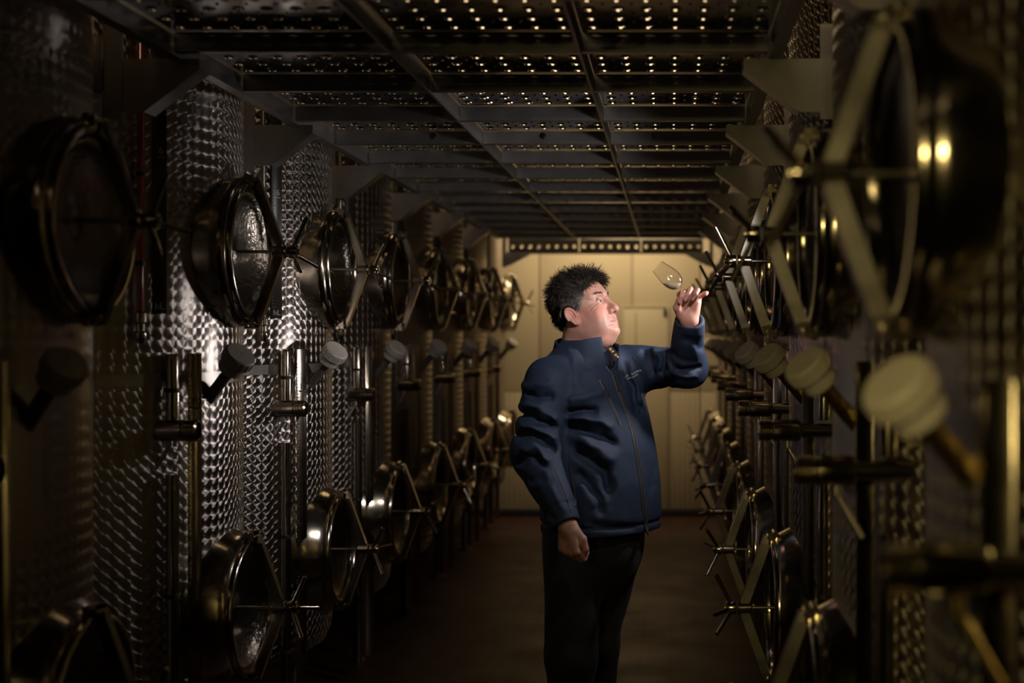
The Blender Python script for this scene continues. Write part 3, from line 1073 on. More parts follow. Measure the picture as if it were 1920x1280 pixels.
def hand_chain(wrist, d, s, n, curls, splay, thumb, sc=1.0):
    """list of capsules; d along the palm, s to the thumb side, n out of the back of the hand"""
    d, s, n = [np.asarray(v, float) / np.linalg.norm(v) for v in (d, s, n)]
    W = lambda a, b, c: wrist + sc * (d * a + s * b + n * c)
    caps = []
    base = [(0.088, 0.030), (0.092, 0.010), (0.088, -0.011), (0.079, -0.030)]
    lens = [(0.043, 0.026, 0.021), (0.047, 0.029, 0.021), (0.043, 0.027, 0.021), (0.034, 0.021, 0.018)]
    rad = [(0.0098, 0.0088, 0.0082, 0.0070), (0.0100, 0.0090, 0.0084, 0.0072), (0.0096, 0.0086, 0.0080, 0.0068), (0.0086, 0.0076, 0.0070, 0.0062)]
    for i in range(4):
        p = W(base[i][0], base[i][1], 0.001)
        caps.append((W(0.030, base[i][1] * 0.62, 0.001), p, 0.0145 * sc, 0.0125 * sc, 'palm'))
        ang = 0.0
        sd = math.radians(splay[i])
        dd = d * math.cos(sd) + s * math.sin(sd)
        for j in range(3):
            ang += math.radians(curls[i][j])
            v = dd * math.cos(ang) - n * math.sin(ang)
            q = p + v * lens[i][j] * sc
            caps.append((p, q, rad[i][j] * sc, rad[i][j + 1] * sc, 'finger'))
            p = q
    # heel of the hand, thumb mound
    caps.append((W(0.004, 0.012, -0.004), W(0.060, 0.022, -0.005), 0.021 * sc, 0.016 * sc, 'palm'))
    caps.append((W(0.004, -0.012, -0.004), W(0.062, -0.024, -0.005), 0.020 * sc, 0.015 * sc, 'palm'))
    caps.append((W(-0.004, 0, 0.0), W(0.016, 0, 0.0), 0.027 * sc, 0.026 * sc, 'palm'))
    p = W(*thumb[0])
    rr = (0.0155, 0.0125, 0.0110, 0.0080)
    for j in range(1, 4):
        q = W(*thumb[j])
        caps.append((p, q, rr[j - 1] * sc, rr[j] * sc, 'palm' if j == 1 else 'finger'))
        p = q
    return caps


hand_R = hand_chain(WR_R + np.array([0.004, 0, 0.004]), (0.10, -0.05, -1), (0.80, -0.58, 0.05), (-0.55, -0.82, 0.0),
                    [(50, 88, 60), (56, 88, 60), (58, 88, 60), (58, 85, 60)], (2, 0, -2, -5),
                    [(0.022, 0.026, -0.008), (0.050, 0.043, -0.020), (0.082, 0.046, -0.026), (0.104, 0.034, -0.032)], 1.02)
hand_L = hand_chain(WR_L + np.array([0.0, 0.0, -0.004]), (0.0, -0.10, 1), (-1, 0.02, 0.02), (-0.06, 0.99, 0.14),
                    [(62, 74, 48), (58, 74, 48), (52, 70, 48), (30, 46, 34)], (-18, -28, -36, -50),
                    [(0.020, 0.030, -0.010), (0.048, 0.044, -0.028), (0.078, 0.036, -0.044), (0.098, 0.022, -0.052)], 0.98)


def hand_sdf(p, caps):
    palm = None
    fing = None
    for a, b, ra, rb, k in caps:
        c = cap(p, a, b, ra, rb)
        if k == 'palm':
            palm = c if palm is None else smin(palm, c, 0.012)
        else:
            fing = c if fing is None else smin(fing, c, 0.0022)
    return smin(palm, fing, 0.006)


def body_sdf(p):
    q = ((p - H0) @ HR) / HS
    d = np.sqrt((q * q).sum(1)) - 0.10
    m = d < 0.09
    if m.any():
        d[m] = face_sdf(q[m]) * HS
    nb, nt_ = pp(1090, 668, 4.57), hw(-0.020, 0, -0.050)
    d = smin(d, cap(p, nb, nt_, 0.078, 0.066), 0.03)
    t = np.maximum(torso_sdf(p, -0.045), HEM + 0.06 - p[:, 2])
    d = smin(d, t, 0.03)
    for A, B, C, r in ((SH_R, EL_R, WR_R, 1), (SH_L, EL_L, WR_L, 1)):
        d = smin(d, cap(p, A, B, 0.050, 0.042), 0.03)
        d = smin(d, cap(p, B, C, 0.038, 0.028), 0.02)
    for wr, hc in ((WR_R, hand_R), (WR_L, hand_L)):
        dist = np.sqrt(((p - wr) ** 2).sum(1))
        m = dist < 0.26
        if m.any():
            h = np.full(len(p), 1.0, np.float32)
            h[m] = hand_sdf(p[m], hc)
            d = smin(d, np.where(m, h, np.maximum(dist - 0.2, 0.05)), 0.010)
    d = smin(d, ell(p, HIP + np.array([0, 0, -0.02]), (0.14, 0.13, 0.12)), 0.02)
    for A, B, C in ((HIP_R, KN_R, AN_R), (HIP_L, KN_L, AN_L)):
        d = smin(d, cap(p, A, B, 0.085, 0.055), 0.03)
        d = smin(d, cap(p, B, C, 0.054, 0.038), 0.03)
        d = smin(d, cap(p, C + np.array([0, 0, -0.03]), C + FWD * 0.14 + np.array([0, 0, -0.05]), 0.034, 0.028), 0.02)
    return d


# fold creases of the jacket: (pixel polyline, depth of furrow, half width in px); negative depth = ridge
TORSO_FOLDS = [
    ([(1062, 775), (1095, 770), (1118, 768)], 0.016, 9), ([(1068, 752), (1100, 742), (1140, 722)], -0.007, 12),
    ([(1060, 800), (1095, 806), (1128, 815), (1152, 834)], 0.020, 11), ([(1072, 788), (1110, 788), (1150, 800)], -0.010, 9),
    ([(1075, 840), (1105, 856), (1130, 890), (1142, 938)], 0.020, 13), ([(1080, 822), (1120, 838), (1150, 870)], -0.008, 12),
    ([(1085, 880), (1105, 920), (1130, 962)], 0.012, 13), ([(1085, 905), (1112, 950)], -0.006, 12),
    ([(1100, 975), (1140, 985), (1200, 992)], 0.007, 8),
    ([(1168, 668), (1178, 700), (1192, 740), (1198, 780)], 0.016, 9), ([(1186, 672), (1196, 712), (1206, 760)], -0.006, 8),
    ([(1155, 670), (1162, 700), (1168, 725)], 0.006, 6),
    ([(1060, 655), (1080, 690), (1090, 730)], -0.004, 10), ([(1090, 660), (1105, 700)], 0.004, 8),
    ([(1215, 800), (1222, 860), (1220, 930)], 0.004, 10),
]
SLEEVE_FOLDS = [
    ([(985, 735), (1010, 741), (1040, 742)], 0.013, 8), ([(975, 722), (1008, 722), (1038, 716)], -0.007, 9),
    ([(972, 758), (1008, 762), (1030, 778), (1046, 790)], -0.012, 8), ([(968, 775), (1000, 782), (1022, 796), (1048, 806)], 0.015, 8),
    ([(968, 800), (995, 800), (1030, 815), (1046, 828)], -0.010, 7), ([(965, 825), (1000, 818), (1028, 838), (1044, 846)], 0.015, 8),
    ([(972, 850), (1000, 838), (1020, 858), (1034, 862)], -0.010, 7), ([(968, 868), (995, 858), (1028, 872)], 0.012, 7),
    ([(985, 900), (1010, 895), (1040, 905)], 0.005, 10), ([(1020, 880), (1042, 930), (1060, 962)], -0.005, 9), ([(1000, 905), (1020, 950), (1035, 975)], 0.006, 10),
]
ARM_FOLDS = [
    ([(1212, 652), (1222, 680), (1226, 708)], 0.012, 7), ([(1222, 655), (1234, 680), (1236, 700)], -0.008, 6),
    ([(1240, 668), (1246, 690), (1242, 706)], 0.010, 6), ([(1252, 675), (1262, 700), (1250, 712)], -0.008, 6),
    ([(1262, 650), (1275, 668), (1300, 672)], 0.006, 8), ([(1270, 690), (1296, 690), (1312, 680)], 0.010, 7),
    ([(1278, 640), (1300, 648), (1318, 644)], 0.006, 7), ([(1265, 705), (1290, 712), (1308, 702)], -0.006, 6),
    ([(1225, 725), (1250, 715), (1275, 714)], 0.008, 7),
]


def folds(p, L):
    X = VX + FPX * p[:, 0] / p[:, 1]
    Z = VY - FPX * (p[:, 2] - CH) / p[:, 1]
    X = X + 4.0 * vnoise(p, 38, 41) + 1.5 * vnoise(p, 110, 43)
    Z = Z + 4.0 * vnoise(p, 38, 42) + 1.5 * vnoise(p, 110, 44)
    out = (0.0011 * vnoise(p, 42, 45) + 0.0005 * vnoise(p, 120, 46)).astype(np.float32)
    for pts, dep, w in L:
        d, t = polyline_dist(X, Z, pts)
        out += 1.35 * dep * np.exp(-(d / (0.85 * w)) ** 2) * np.clip(np.minimum(t, 1 - t) * 6 + 0.15, 0, 1)
    return out




def jacket_sdf(p):
    X = p
    side = ((p - np.array([0, YM, 0], np.float32)) @ np.array([-FWD[0] * 0 + 0, -1, 0], np.float32))   # >0 towards the camera side
    t = torso_sdf(p)
    m = (np.abs(t) < 0.07) & (side > -0.06)
    t[m] += folds(p[m], TORSO_FOLDS) * smstep(-0.05, 0.03, side[m])
    # hem: gathered band and clean cut
    t = t + 0.006 * np.exp(-((p[:, 2] - HEM - 0.032) / 0.006) ** 2)
    t = smax(t, HEM - p[:, 2] + 0.02 * (p[:, 0] - ORG[0] - 0.1), 0.008)
    # right arm
    a = smin(cap(p, SH_R + np.array([0.02, 0.01, 0.0]), EL_R, 0.084, 0.081), cap(p, EL_R, WR_R, 0.080, 0.050), 0.03)
    m = np.abs(a) < 0.06
    a[m] += folds(p[m], SLEEVE_FOLDS) + 0.0016 * vnoise(p[m], 55, 3)
    w = (WR_R - EL_R) / np.linalg.norm(WR_R - EL_R)
    along = (p - WR_R) @ w.astype(np.float32)
    a = smax(a, along - 0.002, 0.006)
    a = np.maximum(a, -(np.maximum(cap(p, WR_R - w * 0.03, WR_R + w * 0.1, 0.040), -along - 0.03)))
    a = a + 0.004 * np.exp(-((along + 0.055) / 0.004) ** 2)
    # left arm
    b = smin(cap(p, SH_L, EL_L, 0.086, 0.068), cap(p, EL_L, WR_L, 0.069, 0.048), 0.025)
    m = np.abs(b) < 0.06
    b[m] += folds(p[m], ARM_FOLDS) + 0.0016 * vnoise(p[m], 60, 5)
    w = (WR_L - EL_L) / np.linalg.norm(WR_L - EL_L)
    along = (p - WR_L) @ w.astype(np.float32)
    b = smax(b, along - 0.002, 0.006)
    b = np.maximum(b, -(np.maximum(cap(p, WR_L - w * 0.03, WR_L + w * 0.1, 0.039), -along - 0.03)))
    d = smin(t, b, 0.035)
    d = smin(d, a, 0.022)
    # room for the neck
    nb, nt_ = pp(1090, 668, 4.57), hw(-0.020, 0, -0.050)
    d = np.maximum(d, -np.maximum(cap(p, nb, nt_, 0.082, 0.078), P(1096, 655, YM).z - p[:, 2]))
    return d


def trousers_sdf(p):
    d = ell(p, HIP + np.array([0, 0, -0.02]), (0.175, 0.165, 0.16))
    d = smin(d, cap(p, HIP + np.array([0, 0, 0.06]), HIP + np.array([0, 0, -0.10]), 0.15, 0.13), 0.05)
    for A, B, C, sd in ((HIP_R, KN_R, AN_R, 1), (HIP_L, KN_L, AN_L, 2)):
        l = smin(cap(p, A, B, 0.108, 0.083), cap(p, B, C + np.array([0, 0, 0.0]), 0.083, 0.070), 0.03)
        # crease down the front
        f = (p - A) @ FWD.astype(np.float32)
        d = smin(d, l, 0.03)
    n = vnoise(p * np.array([1, 1, 0.35], np.float32), 32, 9)
    d = d + 0.004 * n + 0.0025 * vnoise(p * np.array([1, 1, 0.5], np.float32), 70, 11)
    d = smax(d, 0.045 - p[:, 2], 0.004)
    d = np.maximum(d, p[:, 2] - (HEM + 0.05))
    return d


person = None


def build_person():
    global person
    # body: one continuous surface on a grid that is finer around the head and hands
    hx = H0[0]
    xs = axis_pts([(-0.66, hx - 0.135, 0.009), (hx - 0.135, hx + 0.155, 0.0018), (hx + 0.155, -0.03, 0.006), (-0.03, 0.14, 0.0026), (0.14, 0.2, 0.01)])
    yv = axis_pts([(4.08, 4.24, 0.0032), (4.24, 4.30, 0.0028), (4.30, 4.34, 0.0026), (4.34, H0[1] + 0.02, 0.0018), (H0[1] + 0.02, H0[1] + 0.11, 0.0026), (H0[1] + 0.11, 4.95, 0.010)])
    zs = axis_pts([(-0.02, 0.76, 0.013), (0.76, 0.98, 0.0032), (0.98, 1.50, 0.011), (1.50, 1.86, 0.0018), (1.86, 1.90, 0.01)])
    V, F = polygonise(body_sdf, xs, yv, zs)
    me = np_mesh(V - ORG, F, 'body')
    # skin tint
    p = V.astype(np.float32)
    q = ((p - H0) @ HR) / HS
    base = np.array([0.50, 0.270, 0.205])
    C = np.tile(base, (len(p), 1))
    ys = np.abs(q[:, 1])

    def blob(c, r, colr, k):
        w = np.exp(-(((np.stack([q[:, 0], ys, q[:, 2]], 1) - np.array(c)) / np.array(r)) ** 2).sum(1)) * k
        C[:] = C * (1 - w[:, None]) + np.array(colr) * w[:, None]
    blob((0.070, 0.045, -0.030), (0.04, 0.03, 0.030), (0.54, 0.20, 0.15), 0.65)
    blob((0.112, 0, -0.030), (0.016, 0.018, 0.018), (0.54, 0.19, 0.15), 0.6)
    blob((0.060, 0.030, -0.080), (0.06, 0.05, 0.035), (0.36, 0.20, 0.165), 0.45)        # beard shadow of stubble
    blob((0.100, 0.0, -0.052), (0.02, 0.03, 0.010), (0.33, 0.20, 0.17), 0.5)
    blob((0.095, 0.008, -0.0665), (0.016, 0.018, 0.0085), (0.40, 0.13, 0.11), 0.8)      # lips
    blob((-0.01, 0.08, -0.01), (0.03, 0.02, 0.04), (0.54, 0.19, 0.14), 0.6)            # ear
    blob((0.074, 0.036, 0.0325), (0.020, 0.022, 0.0052), (0.16, 0.09, 0.065), 0.6)      # brow
    wr = np.exp(-((q[:, 0] + 0.03) / 0.06) ** 2 - ((q[:, 2] + 0.13) / 0.05) ** 2) * 0.5
    C = C * (1 - wr[:, None]) + np.array([0.48, 0.19, 0.14]) * wr[:, None]
    hm = (np.linalg.norm(p - WR_L, axis=1) < 0.24) & (p[:, 2] > 1.5) & (p[:, 0] > -0.05)
    n1 = 0.5 + 0.5 * vnoise(p, 90, 21)
    C[hm] = C[hm] * 0.55 + 0.45 * np.array([0.58, 0.27, 0.21])
    n2 = 0.5 + 0.5 * vnoise(p, 260, 22)
    C *= (0.86 + 0.14 * n1 + 0.10 * n2)[:, None] * np.array([1.0, 0.97, 0.95]) ** (2 * n1[:, None])
    set_color(me, C)
    person = obj('person', me, M['skin'], None, tuple(ORG))
    tag(person, 'man in navy jacket and black trousers raising a wine glass, face turned up', 'person')

    def child(name, me, mat):
        return obj(name, me, mat, person)
    # jacket
    xs = axis_pts([(-0.64, 0.18, 0.0045)])
    yv = axis_pts([(4.10, 4.90, 0.0050)])
    zs = axis_pts([(0.82, 1.70, 0.0045)])
    V, F = polygonise(jacket_sdf, xs, yv, zs)
    jk = child('jacket', np_mesh(V - ORG, F, 'jacket'), M['jacket'])
    # trousers and shoes
    xs = axis_pts([(-0.62, 0.0, 0.008)])
    yv = axis_pts([(4.25, 4.90, 0.008)])
    zs = axis_pts([(0.0, 0.98, 0.008)])
    V, F = polygonise(trousers_sdf, xs, yv, zs)
    child('trousers', np_mesh(V - ORG, F, 'trousers'), M['trousers'])
    for A in (AN_R, AN_L):
        a = np.array([A[0], A[1], 0.0]) - FWD * 0.02

        def shoe(p):
            d = cap(p, a + np.array([0, 0, .045]) - FWD * 0.05, a + FWD * 0.08 + np.array([0, 0, .045]), 0.046, 0.050)
            d = smin(d, cap(p, a + FWD * 0.08 + np.array([0, 0, .035]), a + FWD * 0.18 + np.array([0, 0, .03]), 0.048, 0.038), 0.02)
            d = smin(d, cap(p, a + np.array([0, 0, .05]), a + np.array([0, 0, .12]), 0.046, 0.044), 0.02)
            return smax(d, 0.002 - p[:, 2], 0.004)
        g = 0.006
        V, F = polygonise(shoe, axis_pts([(a[0] - .14, a[0] + .26, g)]), axis_pts([(a[1] - .28, a[1] + .14, g)]), axis_pts([(-.006, .17, g)]))
        child('shoe', np_mesh(V - ORG, F, 'shoe'), M['shoe'])
    return jk


def skin_material():
    m, nt, b = nmat('skin')
    at = nt.nodes.new('ShaderNodeVertexColor')
    at.layer_name = 'tint'
    nt.links.new(at.outputs['Color'], b.inputs['Base Color'])
    b.inputs['Roughness'].default_value = 0.5
    b.inputs['Subsurface Weight'].default_value = 0.12
    b.inputs['Subsurface Radius'].default_value = (0.010, 0.004, 0.002)
    b.inputs['Subsurface Scale'].default_value = 1.0
    tc = nt.nodes.new('ShaderNodeTexCoord')
    n = nt.nodes.new('ShaderNodeTexNoise')
    n.inputs['Scale'].default_value = 260
    n.inputs['Detail'].default_value = 3
    nt.links.new(tc.outputs['Object'], n.inputs['Vector'])
    bp = nt.nodes.new('ShaderNodeBump')
    bp.inputs['Strength'].default_value = 0.25
    bp.inputs['Distance'].default_value = 0.0012
    nt.links.new(n.outputs['Fac'], bp.inputs['Height'])
    nt.links.new(bp.outputs['Normal'], b.inputs['Normal'])
    return m


def tint_material(name, rough, spec=0.5):
    m, nt, b = nmat(name)
    at = nt.nodes.new('ShaderNodeVertexColor')
    at.layer_name = 'tint'
    nt.links.new(at.outputs['Color'], b.inputs['Base Color'])
    b.inputs['Roughness'].default_value = rough
    b.inputs['Specular IOR Level'].default_value = spec
    return m


M['skin'] = skin_material()
M['hair'] = tint_material('dark_greying_hair', 0.6, 0.22)
M['jacket'] = pmat('navy_softshell', (0.0145, 0.0250, 0.0500), 0.72, noise=(40, 0.10), bump=(900, 0.12, 0.001), Specular_IOR_Level=0.3)
M['jacket_trim'] = pmat('navy_trim', (0.010, 0.018, 0.040), 0.6)
M['zip_tape'] = pmat('grey_zip_tape', (0.035, 0.032, 0.034), 0.55)
M['zip_teeth'] = pmat('dark_zip_teeth', (0.05, 0.05, 0.055), 0.4, 0.3)
M['lining'] = pmat('dark_pull_and_shade', (0.006, 0.006, 0.009), 0.8)  # near black: zip pulls, and the shade painted into the neck opening
M['tape_purple'] = pmat('purple_neck_tape', (0.030, 0.010, 0.035), 0.7)
M['yellow'] = pmat('yellow_print', (0.75, 0.45, 0.03), 0.5)
M['white_thread'] = pmat('white_thread', (0.60, 0.60, 0.62), 0.6)
M['trousers'] = pmat('black_trousers', (0.0065, 0.006, 0.0065), 0.75, noise=(30, 0.2), Sheen_Weight=0.05)
M['shoe'] = pmat('black_leather', (0.008, 0.007, 0.007), 0.35)
M['eye_white'] = pmat('eye_white', (0.62, 0.58, 0.55), 0.12)
M['iris'] = pmat('grey_blue_iris', (0.045, 0.055, 0.065), 0.1)
M['steel_zip'] = pmat('bright_zip_pull', (0.6, 0.6, 0.6), 0.25, 1.0)


def glass_material():
    """thin clear glass: see-through in the middle, darker and mirror-like towards the edges"""
    m, nt, b = nmat('clear_glass')
    out = nt.nodes['Material Output']
    nt.nodes.remove(b)
    lw = nt.nodes.new('ShaderNodeLayerWeight')
    lw.inputs['Blend'].default_value = 0.5
    tr = nt.nodes.new('ShaderNodeBsdfTransparent')
    gs = nt.nodes.new('ShaderNodeBsdfGlossy')
    gs.inputs['Roughness'].default_value = 0.03
    gs.inputs['Color'].default_value = (0.95, 0.92, 1.0, 1)
    rp = nt.nodes.new('ShaderNodeValToRGB')
    rp.color_ramp.elements[0].color = (0.97, 0.97, 0.98, 1)
    rp.color_ramp.elements[0].position = 0.60
    rp.color_ramp.elements[1].color = (0.66, 0.63, 0.68, 1)
    rp.color_ramp.elements[1].position = 1.0
    nt.links.new(lw.outputs['Facing'], rp.inputs[0])
    nt.links.new(rp.outputs[0], tr.inputs['Color'])
    f5 = math_node(nt, 'POWER', lw.outputs['Facing'], 4.0)
    fac = math_node(nt, 'ADD', math_node(nt, 'MULTIPLY', f5, 0.55), 0.035)
    mx = nt.nodes.new('ShaderNodeMixShader')
    nt.links.new(fac, mx.inputs[0])
    nt.links.new(tr.outputs[0], mx.inputs[1])
    nt.links.new(gs.outputs[0], mx.inputs[2])
    nt.links.new(mx.outputs[0], out.inputs['Surface'])
    return m


M['glass'] = glass_material()
M['white_wine'] = pmat('cloudy_white_wine', (0.80, 0.70, 0.46), 0.2, Subsurface_Weight=0.3, Subsurface_Scale=0.02)

JK = build_person()
JBVH = BVHTree.FromPolygons([v.co + Vector(ORG) for v in JK.data.vertices], [tuple(p.vertices) for p in JK.data.polygons])
CAMP = Vector((0, 0, CH))


def on_jacket(px, py):
    d = (P(px, py, 4.0) - CAMP).normalized()
    h, n, i, dist = JBVH.ray_cast(CAMP, d)
    if h is None:
        h, n = P(px, py, 4.4), Vector((0, -1, 0))
    return h, n


def ribbon(name, pts, w, mat, lift=0.0015, th=0.002, parent=None, step=6.0, w1=None):
    """strip of cloth lying on the jacket along the given points"""
    fine = []
    for (a, b) in zip(pts[:-1], pts[1:]):
        L = math.hypot(b[0] - a[0], b[1] - a[1])
        n = max(1, int(L / step))
        fine += [(a[0] + (b[0] - a[0]) * i / n, a[1] + (b[1] - a[1]) * i / n) for i in range(n)]
    fine.append(pts[-1])
    H = [on_jacket(*q) for q in fine]
    pos = [h for h, n in H]
    nrm = [n for h, n in H]
    for _ in range(2):
        nrm = [(nrm[max(i - 1, 0)] + nrm[i] * 2 + nrm[min(i + 1, len(nrm) - 1)]).normalized() for i in range(len(nrm))]
        pos = [pos[i] if i in (0, len(pos) - 1) else (pos[i - 1] + pos[i] * 2 + pos[i + 1]) / 4 for i in range(len(pos))]
    V, F = [], []
    O = Vector(ORG)
    for i, (p, n) in enumerate(zip(pos, nrm)):
        t = (pos[min(i + 1, len(pos) - 1)] - pos[max(i - 1, 0)]).normalized()
        s = n.cross(t).normalized()
        ww = w if w1 is None else w + (w1 - w) * i / (len(pos) - 1)
        for sx, up in ((-1, -0.004), (-1, lift), (-0.6, lift + th), (0.6, lift + th), (1, lift), (1, -0.004)):
            V.append(p + s * (sx * ww / 2) + n * up - O)
    k = 6
    for i in range(len(pos) - 1):
        for j in range(k - 1):
            F.append((i * k + j, i * k + j + 1, (i + 1) * k + j + 1, (i + 1) * k + j))
    F.append(tuple(range(k)))
    F.append(tuple(range((len(pos) - 1) * k, len(pos) * k))[::-1])
    bm = bmesh.new()
    vs = [bm.verts.new(v) for v in V]
    for f in F:
        bm.faces.new([vs[i] for i in f])
    return obj(name, bm_mesh(bm, smooth=True, angle=40), mat, parent or JK)


ZIP = [(1151, 704), (1157, 722), (1165, 745), (1176, 775), (1187, 810), (1195, 850), (1201, 890), (1206, 935), (1210, 970), (1214, 1000)]
zt = ribbon('zip_tape', ZIP, 0.020, M['zip_tape'], 0.0015)
ribbon('zip_teeth', ZIP, 0.006, M['zip_teeth'], 0.003, parent=JK)
ribbon('zip_facing', [(1128, 668), (1138, 690), (1150, 704)], 0.012, M['jacket_trim'], 0.002)
pz = ribbon('pocket_zip', [(1125, 713), (1134, 728), (1144, 750), (1154, 775), (1163, 797)], 0.012, M['zip_tape'], 0.001)
ribbon('pocket_zip_teeth', [(1126, 716), (1134, 729), (1144, 751), (1154, 775), (1161, 793)], 0.0045, M['zip_teeth'], 0.0022)
ribbon('zip_pull', [(1127, 716), (1135, 730), (1142, 745)], 0.009, M['lining'], 0.004)
ribbon('zip_pull', [(1151, 706), (1155, 718), (1160, 735)], 0.010, M['lining'], 0.005)
ribbon('zip_slider', [(1150, 706), (1151, 709)], 0.007, M['steel_zip'], 0.006)
ribbon('zip_stop', [(1213, 995), (1214, 999)], 0.010, M['steel_zip'], 0.004)
ribbon('hand_pocket', [(1069, 873), (1074, 900), (1078, 930), (1079, 950)], 0.008, M['zip_tape'], 0.001)
ribbon('yoke_seam', [(1048, 652), (1030, 664), (1012, 680), (1000, 690)], 0.003, M['jacket_trim'], 0.0005, 0.001)
ribbon('shoulder_seam', [(1188, 668), (1200, 690), (1208, 712), (1216, 735)], 0.003, M['jacket_trim'], 0.0005, 0.001)
ribbon('sleeve_seam', [(1042, 880), (1052, 905), (1064, 935), (1072, 962)], 0.003, M['jacket_trim'], 0.0005, 0.001)
ribbon('neck_lining', [(1140, 655), (1143, 672), (1147, 690), (1150, 703)], 0.026, M['lining'], 0.001, 0.001, w1=0.004)  # dark strip standing in for the shade inside the unmodelled neck opening
ribbon('cuff_tab', [(1046, 1000), (1060, 991), (1080, 977)], 0.030, M['jacket'], 0.001, 0.002)


def collar():
    """standing collar, open at the front, the far lapel folded outward"""
    nb, nt_ = Vector(P(1096, 672, YM)), Vector(P(1091, 637, 4.545))
    n, m = 60, 8
    bm = bmesh.new()
    grid = []
    f, l = Vector(FWD), Vector(LFT)
    for i in range(n + 1):
        u = i / n
        row = []
        for j in range(m):
            v = j / (m - 1)
            a0, a1 = 8 + 14 * v, 358 - 9 * v               # the front edges slant apart towards the top
            ph = math.radians(a0 + (a1 - a0) * u)           # from his left of the front, round the back, to the right of the front
            fl = max(0.0, 1 - u / 0.18)                     # left lapel flap
            fr = max(0.0, (u - 0.84) / 0.16)                # right lapel edge
            fo = max(0.0, math.cos(ph))
            r_f = 0.112 + 0.012 * fo - 0.016 * v + 0.010 * fr * v + 0.050 * fl * v
            r_l = 0.122 - 0.026 * v + 0.003 * math.sin(6 * ph) * v + 0.02 * fl * v
            c = nb.lerp(nt_, v)
            back = max(0.0, -math.cos(ph))
            p = c + f * (math.cos(ph) * r_f) + l * (math.sin(ph) * r_l)
            p.z += 0.008 * back * v - 0.050 * (1 - back) * (1 - v) * fo - 0.018 * fl * v - 0.014 * v * max(0.0, -math.sin(ph)) * (1 - fo) + 0.012 * fr * v
            row.append(bm.verts.new(p - Vector(ORG)))
        grid.append(row)
    for i in range(n):
        for j in range(m - 1):
            bm.faces.new((grid[i][j], grid[i + 1][j], grid[i + 1][j + 1], grid[i][j + 1]))
    bmesh.ops.recalc_face_normals(bm, faces=bm.faces[:])
    bmesh.ops.solidify(bm, geom=bm.faces[:], thickness=0.006)
    bmesh.ops.bevel(bm, geom=[e for e in bm.edges if e.calc_face_angle(0) > 1.2], offset=0.0012, segments=1, affect='EDGES')
    return obj('collar', bm_mesh(bm, smooth=True, angle=50), M['jacket'], JK)


CO = collar()


def patch(name, pts, mat, Y, th=0.003):
    """small flat label: polygon of points at depth Y"""
    bm = bmesh.new()
    A = [bm.verts.new(P(x, y, Y) - Vector(ORG)) for x, y in pts]
    B = [bm.verts.new(P(x, y, Y + th) - Vector(ORG)) for x, y in pts]
    bm.faces.new(A)
    bm.faces.new(B[::-1])
    k = len(pts)
    for i in range(k):
        bm.faces.new((A[i], B[i], B[(i + 1) % k], A[(i + 1) % k]))
    return obj(name, bm_mesh(bm), mat, JK)


TY = 4.415
patch('neck_tape', [(1139, 650), (1146, 646), (1163, 667), (1152, 678)], M['tape_purple'], TY)
patch('tape_print', [(1141, 653), (1145, 651), (1148, 655), (1144, 658)], M['yellow'], TY - 0.002)
patch('tape_print', [(1146, 659), (1150, 656), (1152, 659), (1148, 661)], M['white_thread'], TY - 0.002)
patch('tape_print', [(1151, 665), (1155, 662), (1158, 666), (1154, 668)], M['yellow'], TY - 0.002)
patch('tape_print', [(1156, 669), (1159, 666), (1161, 669), (1158, 671)], M['white_thread'], TY - 0.002)


def chest_lettering():
    h, n = on_jacket(1186, 704)
    n = (Vector(FWD) * 0.9 + Vector((0, -0.25, 0.05))).normalized()
    up = Vector((0, 0, 1))
    l = Vector(LFT)
    a = math.radians(25)
    t = (l * math.cos(a) + up * math.sin(a)).normalized()
    w = n.cross(t).normalized()
    if w.z < 0: w = -w
    t = w.cross(n).normalized()
    for s, size, dv in (('THREE CHOIRS', 0.0086, 0.002), ('WINEMAKERS', 0.0062, -0.007)):
        me = text_mesh(s, size, 0.0, spacing=1.15)
        bm = bmesh.new()
        bm.from_mesh(me)
        bmesh.ops.triangulate(bm, faces=bm.faces[:])
        for v in bm.verts:
            q = h + t * v.co.x + w * (v.co.y + dv) + n * 0.08
            hh, nn, i, dist = JBVH.ray_cast(q, -n)
            if hh is None: hh = q - n * 0.08
            v.co = hh + n * 0.0022 - Vector(ORG)
        ob = obj('chest_lettering', bm_mesh(bm), M['white_thread'], JK)
        ob['label'] = 'white embroidered lettering on the chest'


chest_lettering()


# ------------------------------------------------------------------ hair
def xl_of(z):
    return np.interp(z, [-0.115, -0.045, -0.030, -0.010, 0.018, 0.045, 0.072, 0.092], [-0.055, -0.036, -0.008, 0.008, 0.026, 0.040, 0.058, 0.105])


def hair_cap(q):
    edge = smstep(0.0, 0.03, xl_of(q[:, 2]) - q[:, 0])
    d = face_sdf(q) - 0.002 - 0.007 * edge - 0.004 * smstep(0.03, 0.10, q[:, 2]) * edge
    d = d + 0.0022 * vnoise(q, 210, 31) + 0.002 * vnoise(q, 95, 32)
    d = smax(d, (q[:, 0] - xl_of(q[:, 2])) * 0.7, 0.006)
    d = smax(d, -0.098 - q[:, 2], 0.006)
    qs = np.stack([q[:, 0], np.abs(q[:, 1]), q[:, 2]], 1)
    d = smax(d, -ell(qs, (-0.010, 0.088, -0.012), (0.025, 0.030, 0.036)), 0.006)
    return d


